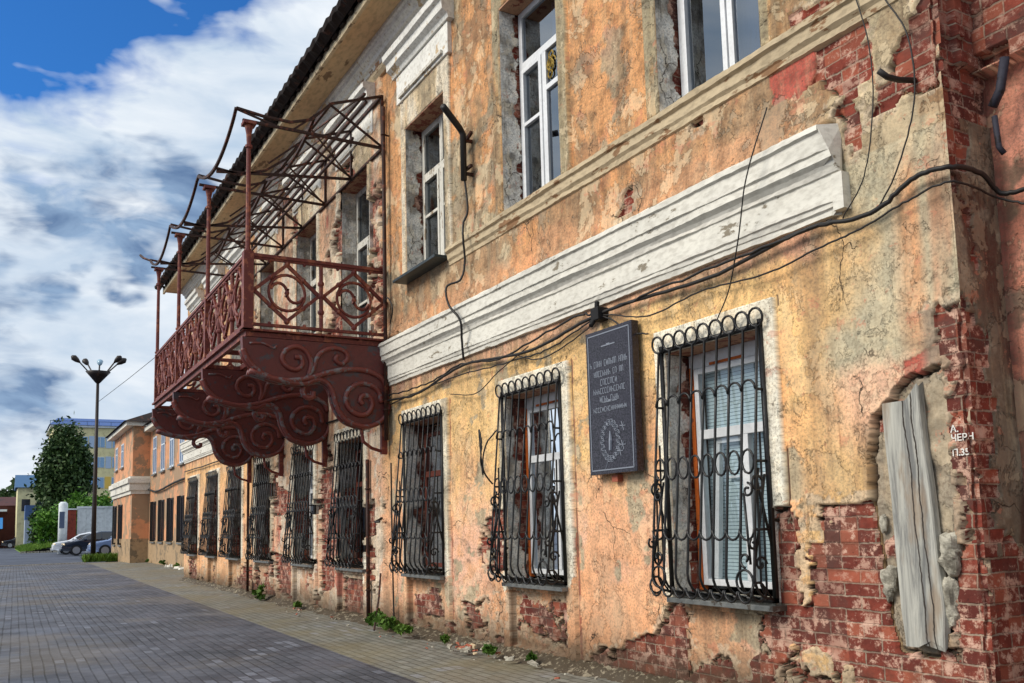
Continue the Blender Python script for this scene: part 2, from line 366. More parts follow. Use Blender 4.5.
def glass(name, tint=(.75, .85, .88), refl=.22, rough=.02):
    m_ = bpy.data.materials.new(name); m_.use_nodes = True; g = G(m_); g.N.clear()
    o = g.N.new('ShaderNodeOutputMaterial'); t = g.N.new('ShaderNodeBsdfTransparent'); t.inputs[0].default_value = (*tint, 1)
    gl = g.N.new('ShaderNodeBsdfGlossy'); gl.inputs['Roughness'].default_value = rough; gl.inputs[0].default_value = (.85, .92, 1, 1)
    p = g.pos(); g.put(gl.inputs['Normal'], g.bump(g.noise(p, 1.2, 1), .004*K, .6))
    fr = g.N.new('ShaderNodeLayerWeight'); fr.inputs[0].default_value = .18
    mx = g.N.new('ShaderNodeMixShader'); g.put(mx.inputs[0], g.math('ADD', g.math('MULTIPLY', fr.outputs[0], 1.2), refl*.5, clamp=True))
    g.L.new(t.outputs[0], mx.inputs[1]); g.L.new(gl.outputs[0], mx.inputs[2]); g.L.new(mx.outputs[0], o.inputs[0])
    return m_
M['glass'] = glass('window_glass', (.93, .96, .97), .16)
M['glass_up'] = glass('upper_window_glass', (.4, .48, .58), .5)
M['curtain'] = weathered('grey_curtain', lin((120, 124, 140)), lin((80, 82, 96)), .5, scale=5, stretch=(3, 1, .2))
M['tealcloth'] = weathered('teal_curtain', lin((104, 138, 140)), lin((84, 112, 116)), .5, scale=5, stretch=(4, 1, .2))
M['nightblue'] = weathered('blue_curtain', lin((66, 84, 112)), lin((44, 52, 74)), .5, scale=3, stretch=(3, 1, .3))
def blind_mat():
    m_ = mat('slatted_blind', lin((196, 214, 218)), .6); g = G(m_); p = g.pos()
    sp = g.N.new('ShaderNodeSeparateXYZ'); g.L.new(p, sp.inputs[0])
    fr = g.math('FRACT', g.math('MULTIPLY', sp.outputs[2], 1/.034))
    c = g.mix(g.ramp(fr, .72, .92), lin((205, 224, 228)), lin((84, 108, 120)))
    g.put(g.b.inputs['Base Color'], c); g.put(g.b.inputs['Normal'], g.bump(fr, .01, .7)); return m_
M['blind'] = blind_mat()
def granite():
    m_ = mat('polished_granite', lin((40, 38, 48)), .2, 0, .35); g = G(m_); p = g.pos()
    c = g.mix(g.ramp(g.noise(p, 60, 3, .7), .4, .65), lin((22, 21, 28)), lin((66, 64, 76)))
    c = g.mix(g.ramp(g.noise(p, 3, 3), .4, .7, 0, .5), c, lin((44, 42, 54)))
    g.put(g.b.inputs['Base Color'], c); return m_
M['granite'] = granite(); M['engrave'] = mat('engraved_line', lin((176, 182, 190)), .7)
def wood():
    m_ = mat('weathered_plank', rough=.85); g = G(m_); p = g.pos((7, 7, .5)); q = g.pos((3, 3, .8))
    n_ = g.noise(p, 2.2, 8, .72, .4); n2_ = g.noise(q, 1.6, 4, .6)
    c = g.mix(g.ramp(n_, .35, .65), lin((112, 112, 110)), lin((184, 182, 172)))
    c = g.mix(g.ramp(n2_, .52, .68, 0, .6), c, lin((136, 110, 82)))
    c = g.mix(g.ramp(n_, .68, .73), c, lin((66, 52, 42)))
    gp = g.pos(); sp = g.N.new('ShaderNodeSeparateXYZ'); g.L.new(gp, sp.inputs[0])
    xx = g.math('ADD', g.math('ADD', sp.outputs[0], g.math('MULTIPLY', sp.outputs[2], .05)), g.math('MULTIPLY', g.noise(g.pos((1, 1, 1)), 3, 4, .6), .07))
    for x0 in (-3.99, -3.93): c = g.mix(g.ramp(g.math('ABSOLUTE', g.math('SUBTRACT', xx, x0)), .008, .003), c, lin((46, 38, 32)))
    # wood weathers darker toward the ground
    g.put(g.b.inputs['Base Color'], c); g.put(g.b.inputs['Normal'], g.bump(n_, .012*K, 1.)); return m_
M['plank'] = wood()
M['foam'] = weathered('orange_mounting_foam', lin((206, 104, 40)), lin((120, 60, 36)), .5, scale=14)
def rubble():
    m_ = mat('rubble_mortar', rough=.95); g = G(m_); p = g.pos()
    n_ = g.noise(p, 9, 6, .7); c = g.mix(g.ramp(n_, .35, .65), lin((110, 104, 92)), lin((188, 182, 166)))
    g.put(g.b.inputs['Base Color'], c); g.put(g.b.inputs['Normal'], g.bump(n_, .02, 1.)); return m_
M['rubble'] = rubble()
M['brickchip'] = weathered('brick_chip', lin((170, 96, 74)), lin((210, 190, 172)), .5, scale=9)
def foliage(name, a, b):
    m_ = mat(name, a, .6, 0, .25); g = G(m_); p = g.pos(); oi = g.N.new('ShaderNodeObjectInfo')
    c = g.mix(g.ramp(g.noise(p, 1.4, 4, .7), .35, .65), a, b); g.put(g.b.inputs['Base Color'], c)
    return m_
M['leaf'] = foliage('tree_leaves', lin((38, 62, 34)), lin((72, 94, 46)))
M['bush'] = foliage('bush_leaves', lin((52, 92, 30)), lin((96, 138, 44)))
M['weed'] = foliage('weed_leaves', lin((56, 88, 26)), lin((96, 124, 46)))
M['grass'] = foliage('grass_blades', lin((72, 104, 30)), lin((112, 140, 50)))
M['bark'] = weathered('bark', lin((70, 58, 46)), lin((40, 34, 28)), .5, scale=3)
M['steel'] = weathered('dark_lamp_steel', lin((44, 36, 34)), lin((64, 48, 40)), .4, scale=4, rough=.5)
M['lampglass'] = mat('lamp_cover', lin((150, 180, 200)), .2)
M['tyre'] = mat('tyre_rubber', lin((24, 24, 26)), .8); M['rim'] = mat('wheel_rim', lin((170, 172, 176)), .3, .8)
M['carglass'] = mat('car_glass', lin((24, 32, 42)), .05, 0, .8)

# ------------------------------------------------------------------ ground
def sheet(name, poly, z, m_, div=None):
    mb = MB(); mb.add([(x, y, z) for x, y in poly], [tuple(range(len(poly)))]); o = mb.build(name, m_)
    return tag(o, kind='structure')
def asphalt():
    m_ = mat('asphalt', rough=.85, spec=.3); g = G(m_); p = g.pos()
    c = g.mix(g.ramp(g.noise(p, .35, 5, .6), .35, .65), lin((62, 68, 82)), lin((88, 94, 108)))
    c = g.mix(g.ramp(g.noise(p, 22, 3, .7), .4, .7, 0, .4), c, lin((40, 42, 48)))
    g.put(g.b.inputs['Base Color'], c); g.put(g.b.inputs['Normal'], g.bump(g.noise(p, 40, 3), .006, .6)); return m_
def pavers(name, ca, cb, mortar, stain, lw=.26, rh=.122):
    m_ = mat(name, rough=.62, spec=.4); g = G(m_); p0 = g.pos((1, 1, 1), 0.0172)
    p = g.warp(p0, g.noisec(p0, .8, 2), .03)
    n = g.N.new('ShaderNodeTexBrick'); g.L.new(p, n.inputs['Vector']); n.offset = .5
    n.inputs['Scale'].default_value = 1; n.inputs['Brick Width'].default_value = lw; n.inputs['Row Height'].default_value = rh
    n.inputs['Mortar Size'].default_value = .008; n.inputs['Mortar Smooth'].default_value = .2
    n.inputs['Color1'].default_value = (*ca, 1); n.inputs['Color2'].default_value = (*cb, 1); n.inputs['Mortar'].default_value = (*mortar, 1)
    c = g.mix(g.ramp(g.noise(p0, .45, 5, .65), .42, .66, 0, .6), n.outputs[0], stain)
    # scattered pale blocks
    vn_ = g.N.new('ShaderNodeTexWhiteNoise'); vn_.noise_dimensions = '2D'
    fl = g.N.new('ShaderNodeVectorMath'); fl.operation = 'FLOOR'; g.L.new(g.vmap(p0, (1/lw, 1/rh, 1)), fl.inputs[0]); g.L.new(fl.outputs[0], vn_.inputs['Vector'])
    pale = g.math('MULTIPLY', g.ramp(vn_.outputs[0], .90, .93), g.ramp(g.noise(p0, .35, 3), .5, .6, .1, .8))
    pale = g.math('MULTIPLY', pale, g.math('SUBTRACT', 1., n.outputs['Fac']))
    c = g.mix(g.math('MULTIPLY', pale, .35), c, lin((168, 174, 190)))
    c = g.mix(g.ramp(g.noise(p0, 14, 5, .7), .5, .72, 0, .5), c, tuple(q*.55 for q in ca)); c = g.mix(g.ramp(g.noise(p0, 1.3, 8, .72), .50, .66, 0, .55), c, tuple(q*.5 for q in cb)); c = g.mix(g.ramp(g.noise(g.vmap(p0, (1, 1, 1), (9, 3, 0)), .22, 5, .6), .5, .6, 0, .3), c, lin((120, 108, 86)))
    g.put(g.b.inputs['Base Color'], c)
    h = g.math('ADD', g.math('SUBTRACT', 1., n.outputs['Fac']), g.math('MULTIPLY', g.noise(p, 30, 4), .35))
    h = g.math('ADD', h, g.math('MULTIPLY', vn_.outputs[0], .45))
    g.put(g.b.inputs['Normal'], g.bump(h, .009*K, 1.))
    g.put(g.b.inputs['Roughness'], g.ramp(g.noise(p0, 1.1, 4), .35, .7, .5, .8))
    return m_
M['asphalt'] = asphalt()
M['paver_dark'] = pavers('dark_pavers', lin((88, 90, 98)), lin((66, 68, 76)), lin((30, 31, 34)), lin((104, 106, 116)))
M['paver_light'] = pavers('light_pavers', lin((134, 134, 126)), lin((114, 114, 106)), lin((66, 64, 56)), lin((122, 112, 82)))
sheet('ground', [(-900, -900), (300, -900), (300, 900), (-900, 900)], -.06, M['asphalt'])
def yb(x): return 3.70 - .0172 * x
sheet('plaza_paving', [(-57, -14), (16, -14), (16, yb(16)), (-57, yb(-57))], 0, M['paver_dark'])
sheet('pavement', [(-57, yb(-57)), (16, yb(16)), (16, 8.5), (-57, 8.5)], .0, M['paver_light'])
sheet('asphalt_road', [(-150, -40), (-57.004, -40), (-57.004, 5.6), (-63, 6.2), (-63, 40), (-150, 40)], -.012, M['asphalt'])

# kerb strip along the plaza's far end
kb = MB().box((-57.3, -14, -.05), (-57.02, 4.6, .03)); kb.build('paving_kerb', M['rubble']); tag(bpy.data.objects['paving_kerb'], kind='structure')

# ------------------------------------------------------------------ relief walls
BMASK = {}
def relief(name, parent, us, zs, fn, to3d, holes=(), label=None):
    us = np.unique(np.round(us, 4)); zs = np.unique(np.round(zs, 4))
    U, Z = np.meshgrid(us, zs); h, colr, br = fn(U, Z)
    P3 = to3d(U.ravel(), Z.ravel(), h.ravel())
    off = np.array(absloc(parent)) if parent else np.zeros(3)
    P3 = P3 * K - off
    nu, nz = len(us), len(zs)
    uc = (us[1:] + us[:-1]) / 2; zc = (zs[1:] + zs[:-1]) / 2
    UC, ZC = np.meshgrid(uc, zc); keep = np.ones(UC.shape, bool)
    for a, b, c, d in holes: keep &= ~((UC > a) & (UC < b) & (ZC > c) & (ZC < d))
    ii, jj = np.nonzero(keep); v0 = ii * nu + jj
    quads = np.stack([v0, v0 + 1, v0 + nu + 1, v0 + nu], 1)
    used = np.zeros(nu*nz, bool); used[quads.ravel()] = True; remap = np.cumsum(used) - 1
    quads = remap[quads]; P3 = P3[used]
    me = bpy.data.meshes.new(name); me.vertices.add(len(P3)); me.vertices.foreach_set('co', P3.astype(np.float32).ravel())
    me.loops.add(quads.size); me.loops.foreach_set('vertex_index', quads.astype(np.int32).ravel())
    me.polygons.add(len(quads)); me.polygons.foreach_set('loop_start', np.arange(0, quads.size, 4, dtype=np.int32))
    me.polygons.foreach_set('loop_total', np.full(len(quads), 4, dtype=np.int32)); me.update(calc_edges=True)
    a = me.attributes.new('col', 'FLOAT_COLOR', 'POINT')
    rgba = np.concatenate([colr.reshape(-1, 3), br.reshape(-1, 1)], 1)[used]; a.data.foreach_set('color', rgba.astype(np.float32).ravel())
    b = me.attributes.new('wc', 'FLOAT_VECTOR', 'POINT')
    wc = np.stack([U.ravel(), Z.ravel(), np.zeros(U.size)], 1)[used]; b.data.foreach_set('vector', wc.astype(np.float32).ravel())
    me.materials.append(M['wall']); me.polygons.foreach_set('use_smooth', np.ones(len(quads), bool))
    o = bpy.data.objects.new(name, me); col.objects.link(o)
    if parent: o.parent = parent
    return o
A_ = lambda c: np.array(lin(c))
OCHRE, ORANGE, SALMON, PINK = A_((232, 188, 116)), A_((212, 140, 78)), A_((222, 160, 118)), A_((226, 178, 150))
GGREEN, BROWN, DGRAY, RUST, WHITE = A_((176, 170, 144)), A_((158, 122, 84)), A_((118, 110, 94)), A_((176, 78, 50)), A_((222, 214, 196))
MORTAR, GAP_SHADE = A_((164, 158, 144)), A_((52, 42, 34))  # second tone paints the shade of open gaps into the wall grooves
def mixc(c, d, t): return c * (1 - t[..., None]) + np.asarray(d) * t[..., None]

# openings: right edge x of each window bay (both floors share the axes)
GX = [(-6.70, -5.45), (-9.88, -8.58), (-13.08, -11.74), (-16.22, -14.86), (-19.1, -17.7), (-22.3, -20.95), (-25.35, -24.0), (-28.15, -26.85), (-31.1, -29.8)]
GZ = (.90, 3.18)
UX = [(-6.62, -5.25), (-9.78, -8.42), (-12.95, -11.52), (-16.05, -14.58), (-19.0, -17.5), (-22.1, -20.75), (-25.3, -23.9), (-28.1, -26.8), (-31.05, -29.8)]
def uz(i): return (5.58, 8.36) if i < 2 else ((5.50, 8.0) if i == 2 or i > 5 else (4.75, 8.0))
POLYS = [  # exposed brickwork (x, z)
 [(-4.98, 1.70), (-4.30, 1.74), (-4.26, 1.3), (-4.34, .9), (-3.9, .62), (-3.6, .7), (-3.6, -.3), (-7.1, -.3), (-6.70, .12), (-6.2, .42), (-5.75, .45), (-5.62, .85), (-5.22, .86), (-5.1, .95), (-5.12, 1.35), (-5.0, 1.4)],
 [(-5.5, 1.62), (-5.22, 1.66), (-5.2, .8), (-5.5, .8)],
 [(-8.35, .0), (-8.1, .28), (-7.7, .30), (-7.45, .42), (-7.1, .52), (-6.88, .74), (-6.62, .9), (-6.60, -.3), (-8.4, -.3)],
 [(-9.72, .78), (-8.66, .70), (-8.62, .22), (-9.5, .30), (-9.75, .5)],
 [(-10.75, 1.28), (-10.55, 1.58), (-10.28, 1.86), (-9.95, 1.72), (-9.93, 1.02), (-10.5, 1.0)],
 [(-11.25, .56), (-10.45, .62), (-10.1, .30), (-10.1, -.05), (-11.1, .1)],
 [(-3.86, 3.02), (-3.6, 3.02), (-3.6, .4), (-3.92, .4), (-3.96, .9), (-3.80, 1.35), (-3.80, 1.9), (-3.84, 2.6)],
 [(-4.98, 5.72), (-4.35, 5.62), (-4.22, 5.42), (-4.22, 4.92), (-4.42, 4.78), (-4.6, 4.85), (-4.75, 5.02), (-5.0, 4.98), (-5.06, 5.1), (-4.86, 5.35)],
 [(-4.12, 4.88), (-3.95, 5.0), (-3.6, 5.4), (-3.6, 4.55), (-3.86, 4.58), (-4.0, 4.62), (-4.25, 4.55)],
 [(-4.65, 4.8), (-4.4, 4.8), (-4.32, 4.5), (-4.42, 4.34), (-4.5, 4.6)],
 [(-17.4, 2.7), (-16.6, 2.8), (-16.45, 1.6), (-16.4, .5), (-17.3, .3), (-17.4, 1.5)],
 [(-16.1, .7), (-14.9, .7), (-14.9, .05), (-16.1, .05)], [(-20.8, 1.1), (-19.3, 1.0), (-19.2, .1), (-20.4, .2)],
 [(-24.0, .8), (-22.8, .7), (-22.6, .1), (-24.0, .1)], [(-13.0, .55), (-12.2, .7), (-11.9, .3), (-12.9, .2)],
 [(-20.9, 2.6), (-19.3, 2.4), (-19.6, 1.9), (-20.8, 1.9)], [(-14.9, 1.9), (-14.4, 2.1), (-14.35, 1.5), (-14.9, 1.4)],
 [(-13.4, 4.35), (-13.0, 4.3), (-13.1, 4.6), (-13.4, 4.7)],
 [(-6.2, 5.4), (-6.0, 5.4), (-6.05, 5.25), (-6.2, 5.22)],
 [(-7.32, 4.98), (-7.1, 5.0), (-7.12, 4.8), (-7.34, 4.76)],
 [(-11.9, .2), (-11.5, .24), (-11.55, .02), (-11.9, .0)],
]
REDPATCH = [(-5.22, 5.42), (-4.95, 5.60), (-4.74, 5.44), (-4.74, 5.1), (-4.92, 4.98), (-5.18, 5.05)]
REDPATCH2 = [(-4.12, 2.66), (-3.86, 2.76), (-3.84, 2.52), (-3.98, 2.44), (-4.1, 2.4)]
RECESS = [(-4.44, 2.32), (-4.30, 2.40), (-4.12, 2.52), (-3.84, 2.60), (-3.80, 1.3), (-3.95, .85), (-4.06, .62), (-4.36, .62), (-4.42, 1.1), (-4.50, 1.75)]
def facade(U, Z):
    warpx = (fbm(U, Z, 3.2, 5, 11) - .5) + .35*(fbm(U, Z, 13, 3, 111) - .5); warpz = (fbm(U, Z, 3.2, 5, 29) - .5) + .35*(fbm(U, Z, 13, 3, 129) - .5)
    big = fbm(U, Z, .42, 4, 3); med = fbm(U, Z, 1.1, 5, 5); sm = fbm(U, Z, 3.0, 5, 9); fi = fbm(U, Z, 14, 3, 15)
    strk = fbm(U*3.2, Z*.45, 1, 5, 21); strk2 = fbm(U*1.5, Z*.22, 1, 4, 33)
    low = Z < 4.3
    # lower storey colour
    c = np.broadcast_to(OCHRE, U.shape + (3,)).copy()
    tp = sst(2.9, 1.6, Z + (med-.5)*2.6 + np.where(U < -10, -.1, 0)) * sst(-4.9, -5.6, U)
    c = mixc(c, SALMON, tp * .85)
    c = mixc(c, PINK, sst(.50, .60, sm*.4 + med*.6) * tp * .8)
    c = mixc(c, ORANGE, sst(.52, .64, big*.5 + sm*.5) * .35)
    # brownish streaks right of window A, green-grey by the corner
    tb = sst(-5.25, -4.8, U + (med-.5)*.8); c = mixc(c, A_((196, 158, 104)), tb * .6); c = mixc(c, BROWN, tb * sst(.47, .62, strk) * .75)
    tg = sst(-4.75, -4.35, U + (med-.5)*1.0 + (Z-3.2)*.08) * sst(1.9, 2.6, Z + (sm-.5)*.8)
    c = mixc(c, GGREEN, tg * .9)
    c = mixc(c, A_((206, 132, 88)), tg * sst(.56, .66, strk2*.6 + strk*.4) * .75)
    c = mixc(c, ORANGE, np.exp(-((U+4.03+(strk-.5)*.3)/.09)**2) * sst(4.4, 3.9, Z) * sst(2.4, 3.0, Z) * .75)
    c = mixc(c, A_((232, 176, 140)), sst(-5.0, -4.5, U) * sst(2.75, 2.55, Z + (sm-.5)*.5) * sst(1.9, 2.4, Z) * .8)
    # grey undercoat patches
    c = mixc(c, A_((168, 156, 128)), sst(.600, .615, sm*.65 + med*.35) * .9 * sst(-5.0, -5.2, U))
    c = mixc(c, DGRAY, sst(.60, .72, strk) * .45 * sst(1.4, .2, Z))
    # band just under the cornice: washed pink and grey
    c = mixc(c, A_((206, 150, 120)), sst(3.62, 3.8, Z + (sm-.5)*.3) * sst(-4.6, -5.0, U) * .8)
    # upper storey
    up = np.broadcast_to(A_((210, 148, 86)), U.shape + (3,)).copy()
    up = mixc(up, A_((150, 124, 90)), sst(.46, .60, med*.6 + strk*.4) * .8)
    up = mixc(up, A_((224, 156, 84)), sst(.54, .66, sm*.4 + big*.6) * .7)
    up = mixc(up, A_((204, 124, 84)), sst(.55, .62, sm) * .4)
    up = mixc(up, A_((158, 150, 124)), sst(.53, .555, med*.65 + sm*.35) * .8); up = mixc(up, A_((134, 108, 76)), sst(.54, .60, strk*.6 + sm*.4) * .7)
    band = sst(5.55, 5.45, Z); up = mixc(up, A_((172, 134, 94)), band * .85 * sst(.38, .52, strk))
    up = mixc(up, A_((210, 146, 98)), band * sst(5.1, 4.9, Z + (sm-.5)*.5) * .5)
    up = mixc(up, A_((196, 96, 62)), np.exp(-(((U+7.65)/.28)**2 + ((Z-7.15)/.42)**2)) * sst(.42, .56, sm) * .9)
    tg2 = sst(-4.9, -4.4, U + (med-.5)*.9); up = mixc(up, A_((170, 156, 124)), tg2 * .9); up = mixc(up, A_((150, 110, 70)), tg2 * sst(.50, .6, sm) * .8)
    c = np.where(low[..., None], c, up)
    # middle bay under the balcony: pale, peeled
    mid = sst(-13.95, -14.1, U) * sst(-22.9, -22.7, U)
    c = mixc(c, A_((206, 164, 134)), mid * .75); c = mixc(c, A_((214, 202, 182)), mid * sst(.52, .58, sm) * .8); c = mixc(c, A_((186, 84, 60)), mid * sst(.58, .64, med*.5+strk*.5) * .8)
    far = sst(-22.9, -23.2, U); c = mixc(c, A_((232, 172, 112)), far * .6)
    for z0_, ln_ in ((3.90, .45), (5.40, .40), (9.38, .4)):
        dr_ = np.exp(-np.clip(z0_-Z, 0, 9)/ln_) * (Z < z0_) * sst(.44, .58, fbm(U*7, Z*.3, 1, 5, 99)); c = mixc(c, A_((120, 98, 72)), dr_*.65)
    for i, (a, b) in enumerate(GX):
        dr_ = np.exp(-np.clip(.84-Z, 0, 9)/.3) * (Z < .84) * (U > a-.05) * (U < b+.06) * sst(.42, .56, fbm(U*9, Z*.4, 1, 4, 98)); c = mixc(c, A_((104, 84, 62)), dr_*.7)
    c = mixc(c, A_((132, 112, 88)), sst(.65, .0, Z + (sm-.5)*.9)*.65)
    # pale casings round the openings
    h = (med - .5) * .016 + (fi - .5) * .004 - .004 * sst(.600, .615, sm*.65 + med*.35) * (U < -5.1)
    for i, (a, b) in enumerate(GX):
        cas = ((U > a-.15) & (U < a)) | ((U > b) & (U < b+.17)); cas = cas & (Z < 3.42)
        cas |= (U > a-.15) & (U < b+.17) & (Z > GZ[1]) & (Z < 3.42)
        ap = (U > a) & (U < b) & (Z < GZ[0]-.12) & (Z > .12)
        casu = cas & (Z > .9 + (sm-.5))
        cc = mixc(np.broadcast_to(A_((232, 228, 210)), U.shape+(3,)), A_((216, 196, 156)), sst(.52, .62, strk)*.5)
        cc = mixc(cc, DGRAY, sst(.56, .68, strk)*.5)
        c = np.where(casu[..., None], c*.05 + cc*.95, c)
        edge = ((np.abs(U-(b+.20)) < .02 + (sm-.5)*.05)) & (Z < 3.42) & (strk2 > .42)
        c = np.where(edge[..., None], A_((150, 84, 60)), c)
        rimc = ((np.abs(U-(a-.165)) < .011) | (np.abs(U-(b+.185)) < .011)) & (Z < 3.44) & (U > -14) & (med > .44); c = np.where(rimc[..., None], A_((92, 62, 46)), c)
        h = h + np.where(cas, .045, 0) - np.where(rimc, .012, 0) + np.where(ap, -.05, 0)
    for i, (a, b) in enumerate(UX):
        z0, z1 = uz(i)
        top = z1 + (.32 if i < 2 else .55)
        cas = (((U > a-.2) & (U < a)) | ((U > b) & (U < b+.2))) & (Z > z0) & (Z < top)
        cas |= (U > a-.2) & (U < b+.2) & (Z > z1) & (Z < top)
        base = A_((158, 146, 116)) if i < 2 else A_((214, 204, 182))
        cc = mixc(np.broadcast_to(base, U.shape+(3,)), A_((196, 150, 92)) if i < 2 else A_((200, 178, 140)), sst(.46, .6, strk)); cc = mixc(cc, A_((120, 112, 94)), sst(.55, .66, strk)*.6)
        c = np.where(cas[..., None], cc, c); h = h + np.where(cas, .04, 0)
        inner = cas & ((np.abs(U-(a-.08)) < .012) | (np.abs(U-(b+.08)) < .012)); h = h - np.where(inner, .018, 0)
    h = h + .05 * (mid > .5)
    gz = 4.655 + (fbm(U*.8, Z*0, 1, 5, 91)-.5)*.10 + .02*np.sin(U*1.3); gv_ = (Z > 4.56) & (Z < gz) & (U < -4.55) & ((U > -13.8) | (U < -23)); h = np.where(gv_, -.06, h + .03*sst(4.95, 4.68, Z)*(Z > gz)*(U < -4.5)); c = np.where(gv_[..., None], GAP_SHADE, c)  # gap above the cornice: cut in, with its shade painted dark too
    # exposed brick
    row = np.floor(Z/BH); odd = np.mod(row, 2); cell = np.floor((U + odd*BW*.5)/BW)
    cx = (cell+.5)*BW - odd*BW*.5; cz = (row+.5)*BH
    s = np.full(U.shape, -1e9)
    px = U*.72 + cx*.28 + warpx*.20; pz = Z*.6 + cz*.4 + warpz*.16
    for p in POLYS: s = np.maximum(s, sdpoly(px, pz, p))
    rnd = (fbm(cx, cz, 1.3, 3, 41)*.5 + med*.5)
    s = np.maximum(s, np.where(mid > .5, (rnd - .60)*.8, -1))
    s = np.maximum(s, np.where((Z < .75) & (U < -9), (rnd - .58 + (.4-Z)*.1)*.8, -1))
    isl = fbm(U, Z, 2.3, 5, 201); s = np.where((mid > .5) | (U > -4.75) | (Z > 2.2), s, np.minimum(s, (.60 - isl)*.7))
    rec = sdpoly(U + warpx*.10, Z + warpz*.12, RECESS)
    bm = sst(-.006, .006, s)
    brh = _h(cell, row, 77)
    h = h*(1-bm) + bm*(-.030 + (brh-.5)*.014 + (fi-.5)*.008)
    rim = (s > -.055 + (fi-.5)*.10) & (s < .01) & (warpx + warpz > -.12); c = np.where(rim[..., None], c*.35 + .65*A_((190, 172, 146)), c); h = h - np.where(rim, .006, 0)
    crev = (s > .004) & (s < .024) & (sm > .47); h = np.where(crev, -.075, h); c = np.where(((s > -.002) & (s < .024) & (sm > .47))[..., None], GAP_SHADE, c)  # crevice along plaster edges, shadow also put into its colour
    bm = np.where(crev, .0, bm)
    lift = sst(-.07, -.005, s)*(1-bm)*(s < 0); h = h + .012*lift
    # second brick skins that stand on old plaster: lone red render patches
    for P_ in (REDPATCH, REDPATCH2):
        r_ = sdpoly(U + warpx*.1, Z + warpz*.1, P_); k_ = r_ > 0
        c = np.where(k_[..., None], A_((176, 74, 54)), c); bm = np.where(k_, 0, bm); h = np.where(k_, -.006, h)
    qn = sst(-4.02, -3.90, U) * (Z < 3.0); c = mixc(c, A_((150, 132, 112)), qn*.95)
    # rubble-filled hole behind the plank
    k_ = (rec > 0) & (U < -3.83)
    rc = mixc(np.broadcast_to(A_((158, 146, 126)), U.shape+(3,)), A_((112, 104, 92)), sst(.44, .6, sm))
    blk = (sm > .56) & (U < -4.25)
    c = np.where(k_[..., None], rc, c); h = np.where(k_, -.06 + (fbm(U, Z, 6, 4, 51)-.5)*.07, h); bm = np.where(k_, np.where(blk, .9, 0), bm)
    e_ = (rec > -.012) & (rec < .016) & (U < -3.87); h = np.where(e_, -.11, h); c = np.where(e_[..., None], GAP_SHADE, c); bm = np.where(e_, 0, bm)  # rim of the hole: cut deep and painted in the same shadow tone
    return h, c, bm

LAB = 'long two-storey old building with peeling ochre plaster, bared brick and barred windows'
B = thing('old_building', (-18, 5.6, 0), LAB, 'building')
xs = [-3.65]
while xs[-1] > -32.3:
    x = xs[-1]; xs.append(x - min(max(.0125*((x*x+31)/56), .012), .075))
xs = np.array(xs[:-1] + [-32.3])
extra = []
for a, b in GX: extra += [a, b, a-.15, a-.15-.004, b+.17, b+.174, a-.004, b+.004, a+.004, b-.004]
for a, b in UX: extra += [a, b, a-.2, a-.204, b+.2, b+.204]
zs = list(np.arange(-.12, 4.0, .0135)) + list(np.arange(4.0, 6.2, .02)) + list(np.arange(6.2, 10.0, .028))
zs += [GZ[0], GZ[1], 3.42, 3.424, GZ[0]-.12, GZ[0]-.124, 5.58, 8.36, 5.5, 8.0, 4.75]
holes = [(a, b, *GZ) for a, b in GX] + [(UX[i][0], UX[i][1], *uz(i)) for i in range(9)]
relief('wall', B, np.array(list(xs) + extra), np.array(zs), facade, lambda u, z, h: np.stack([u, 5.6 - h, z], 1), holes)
# far end wall, roof, dark core
MB().box((-32.3, 5.62, -.1), (-32.0, 12.5, 9.95)).build('end_wall', M['brownband'], B)
core = MB().box((-32.0, 6.75, -.1), (-3.9, 12.4, 10)); core.build('interior', M['dark'], B)
# --- right-hand return (faces +x) and its bricks
def side(U, Z):
    sm = fbm(U, Z, 3, 5, 61); st = fbm(U*3, Z*.5, 1, 4, 63); med = fbm(U, Z, 1.2, 4, 65); fi = fbm(U, Z, 14, 3, 67)
    c = mixc(np.broadcast_to(A_((112, 100, 84)), U.shape+(3,)), A_((92, 60, 48)), sst(.5, .62, st)); c = mixc(c, A_((148, 138, 118)), sst(.56, .62, sm)*.6)
    row = np.floor(Z/BH); odd = np.mod(row, 2); cell = np.floor((U + odd*BW*.5)/BW)
    lim = 5.86 + (_h(cell, row, 5)-.5)*.16 + (sm-.5)*.25
    s = np.where(Z > 4.35, .2, lim - U); s = np.where((Z > 2.95) & (Z < 3.95) & (sm > .48), -.1, s)
    s = np.where((Z < 1.5), np.maximum(s, (med-.46)), s)
    bm = sst(-.008, .008, s)
    h = (sm-.5)*.03 + bm*(-.02 + (_h(cell, row, 9)-.5)*.03 + (fi-.5)*.01)
    h = h + np.where((Z > 4.75) & (U > 5.8), .05, 0) - .02
    return h, c, bm
relief('return_wall', B, np.arange(5.60, 6.24, .013), np.array(list(np.arange(-.12, 6.2, .0135)) + list(np.arange(6.2, 10, .04))), side, lambda u, z, h: np.stack([-3.65 + h, u, z], 1))

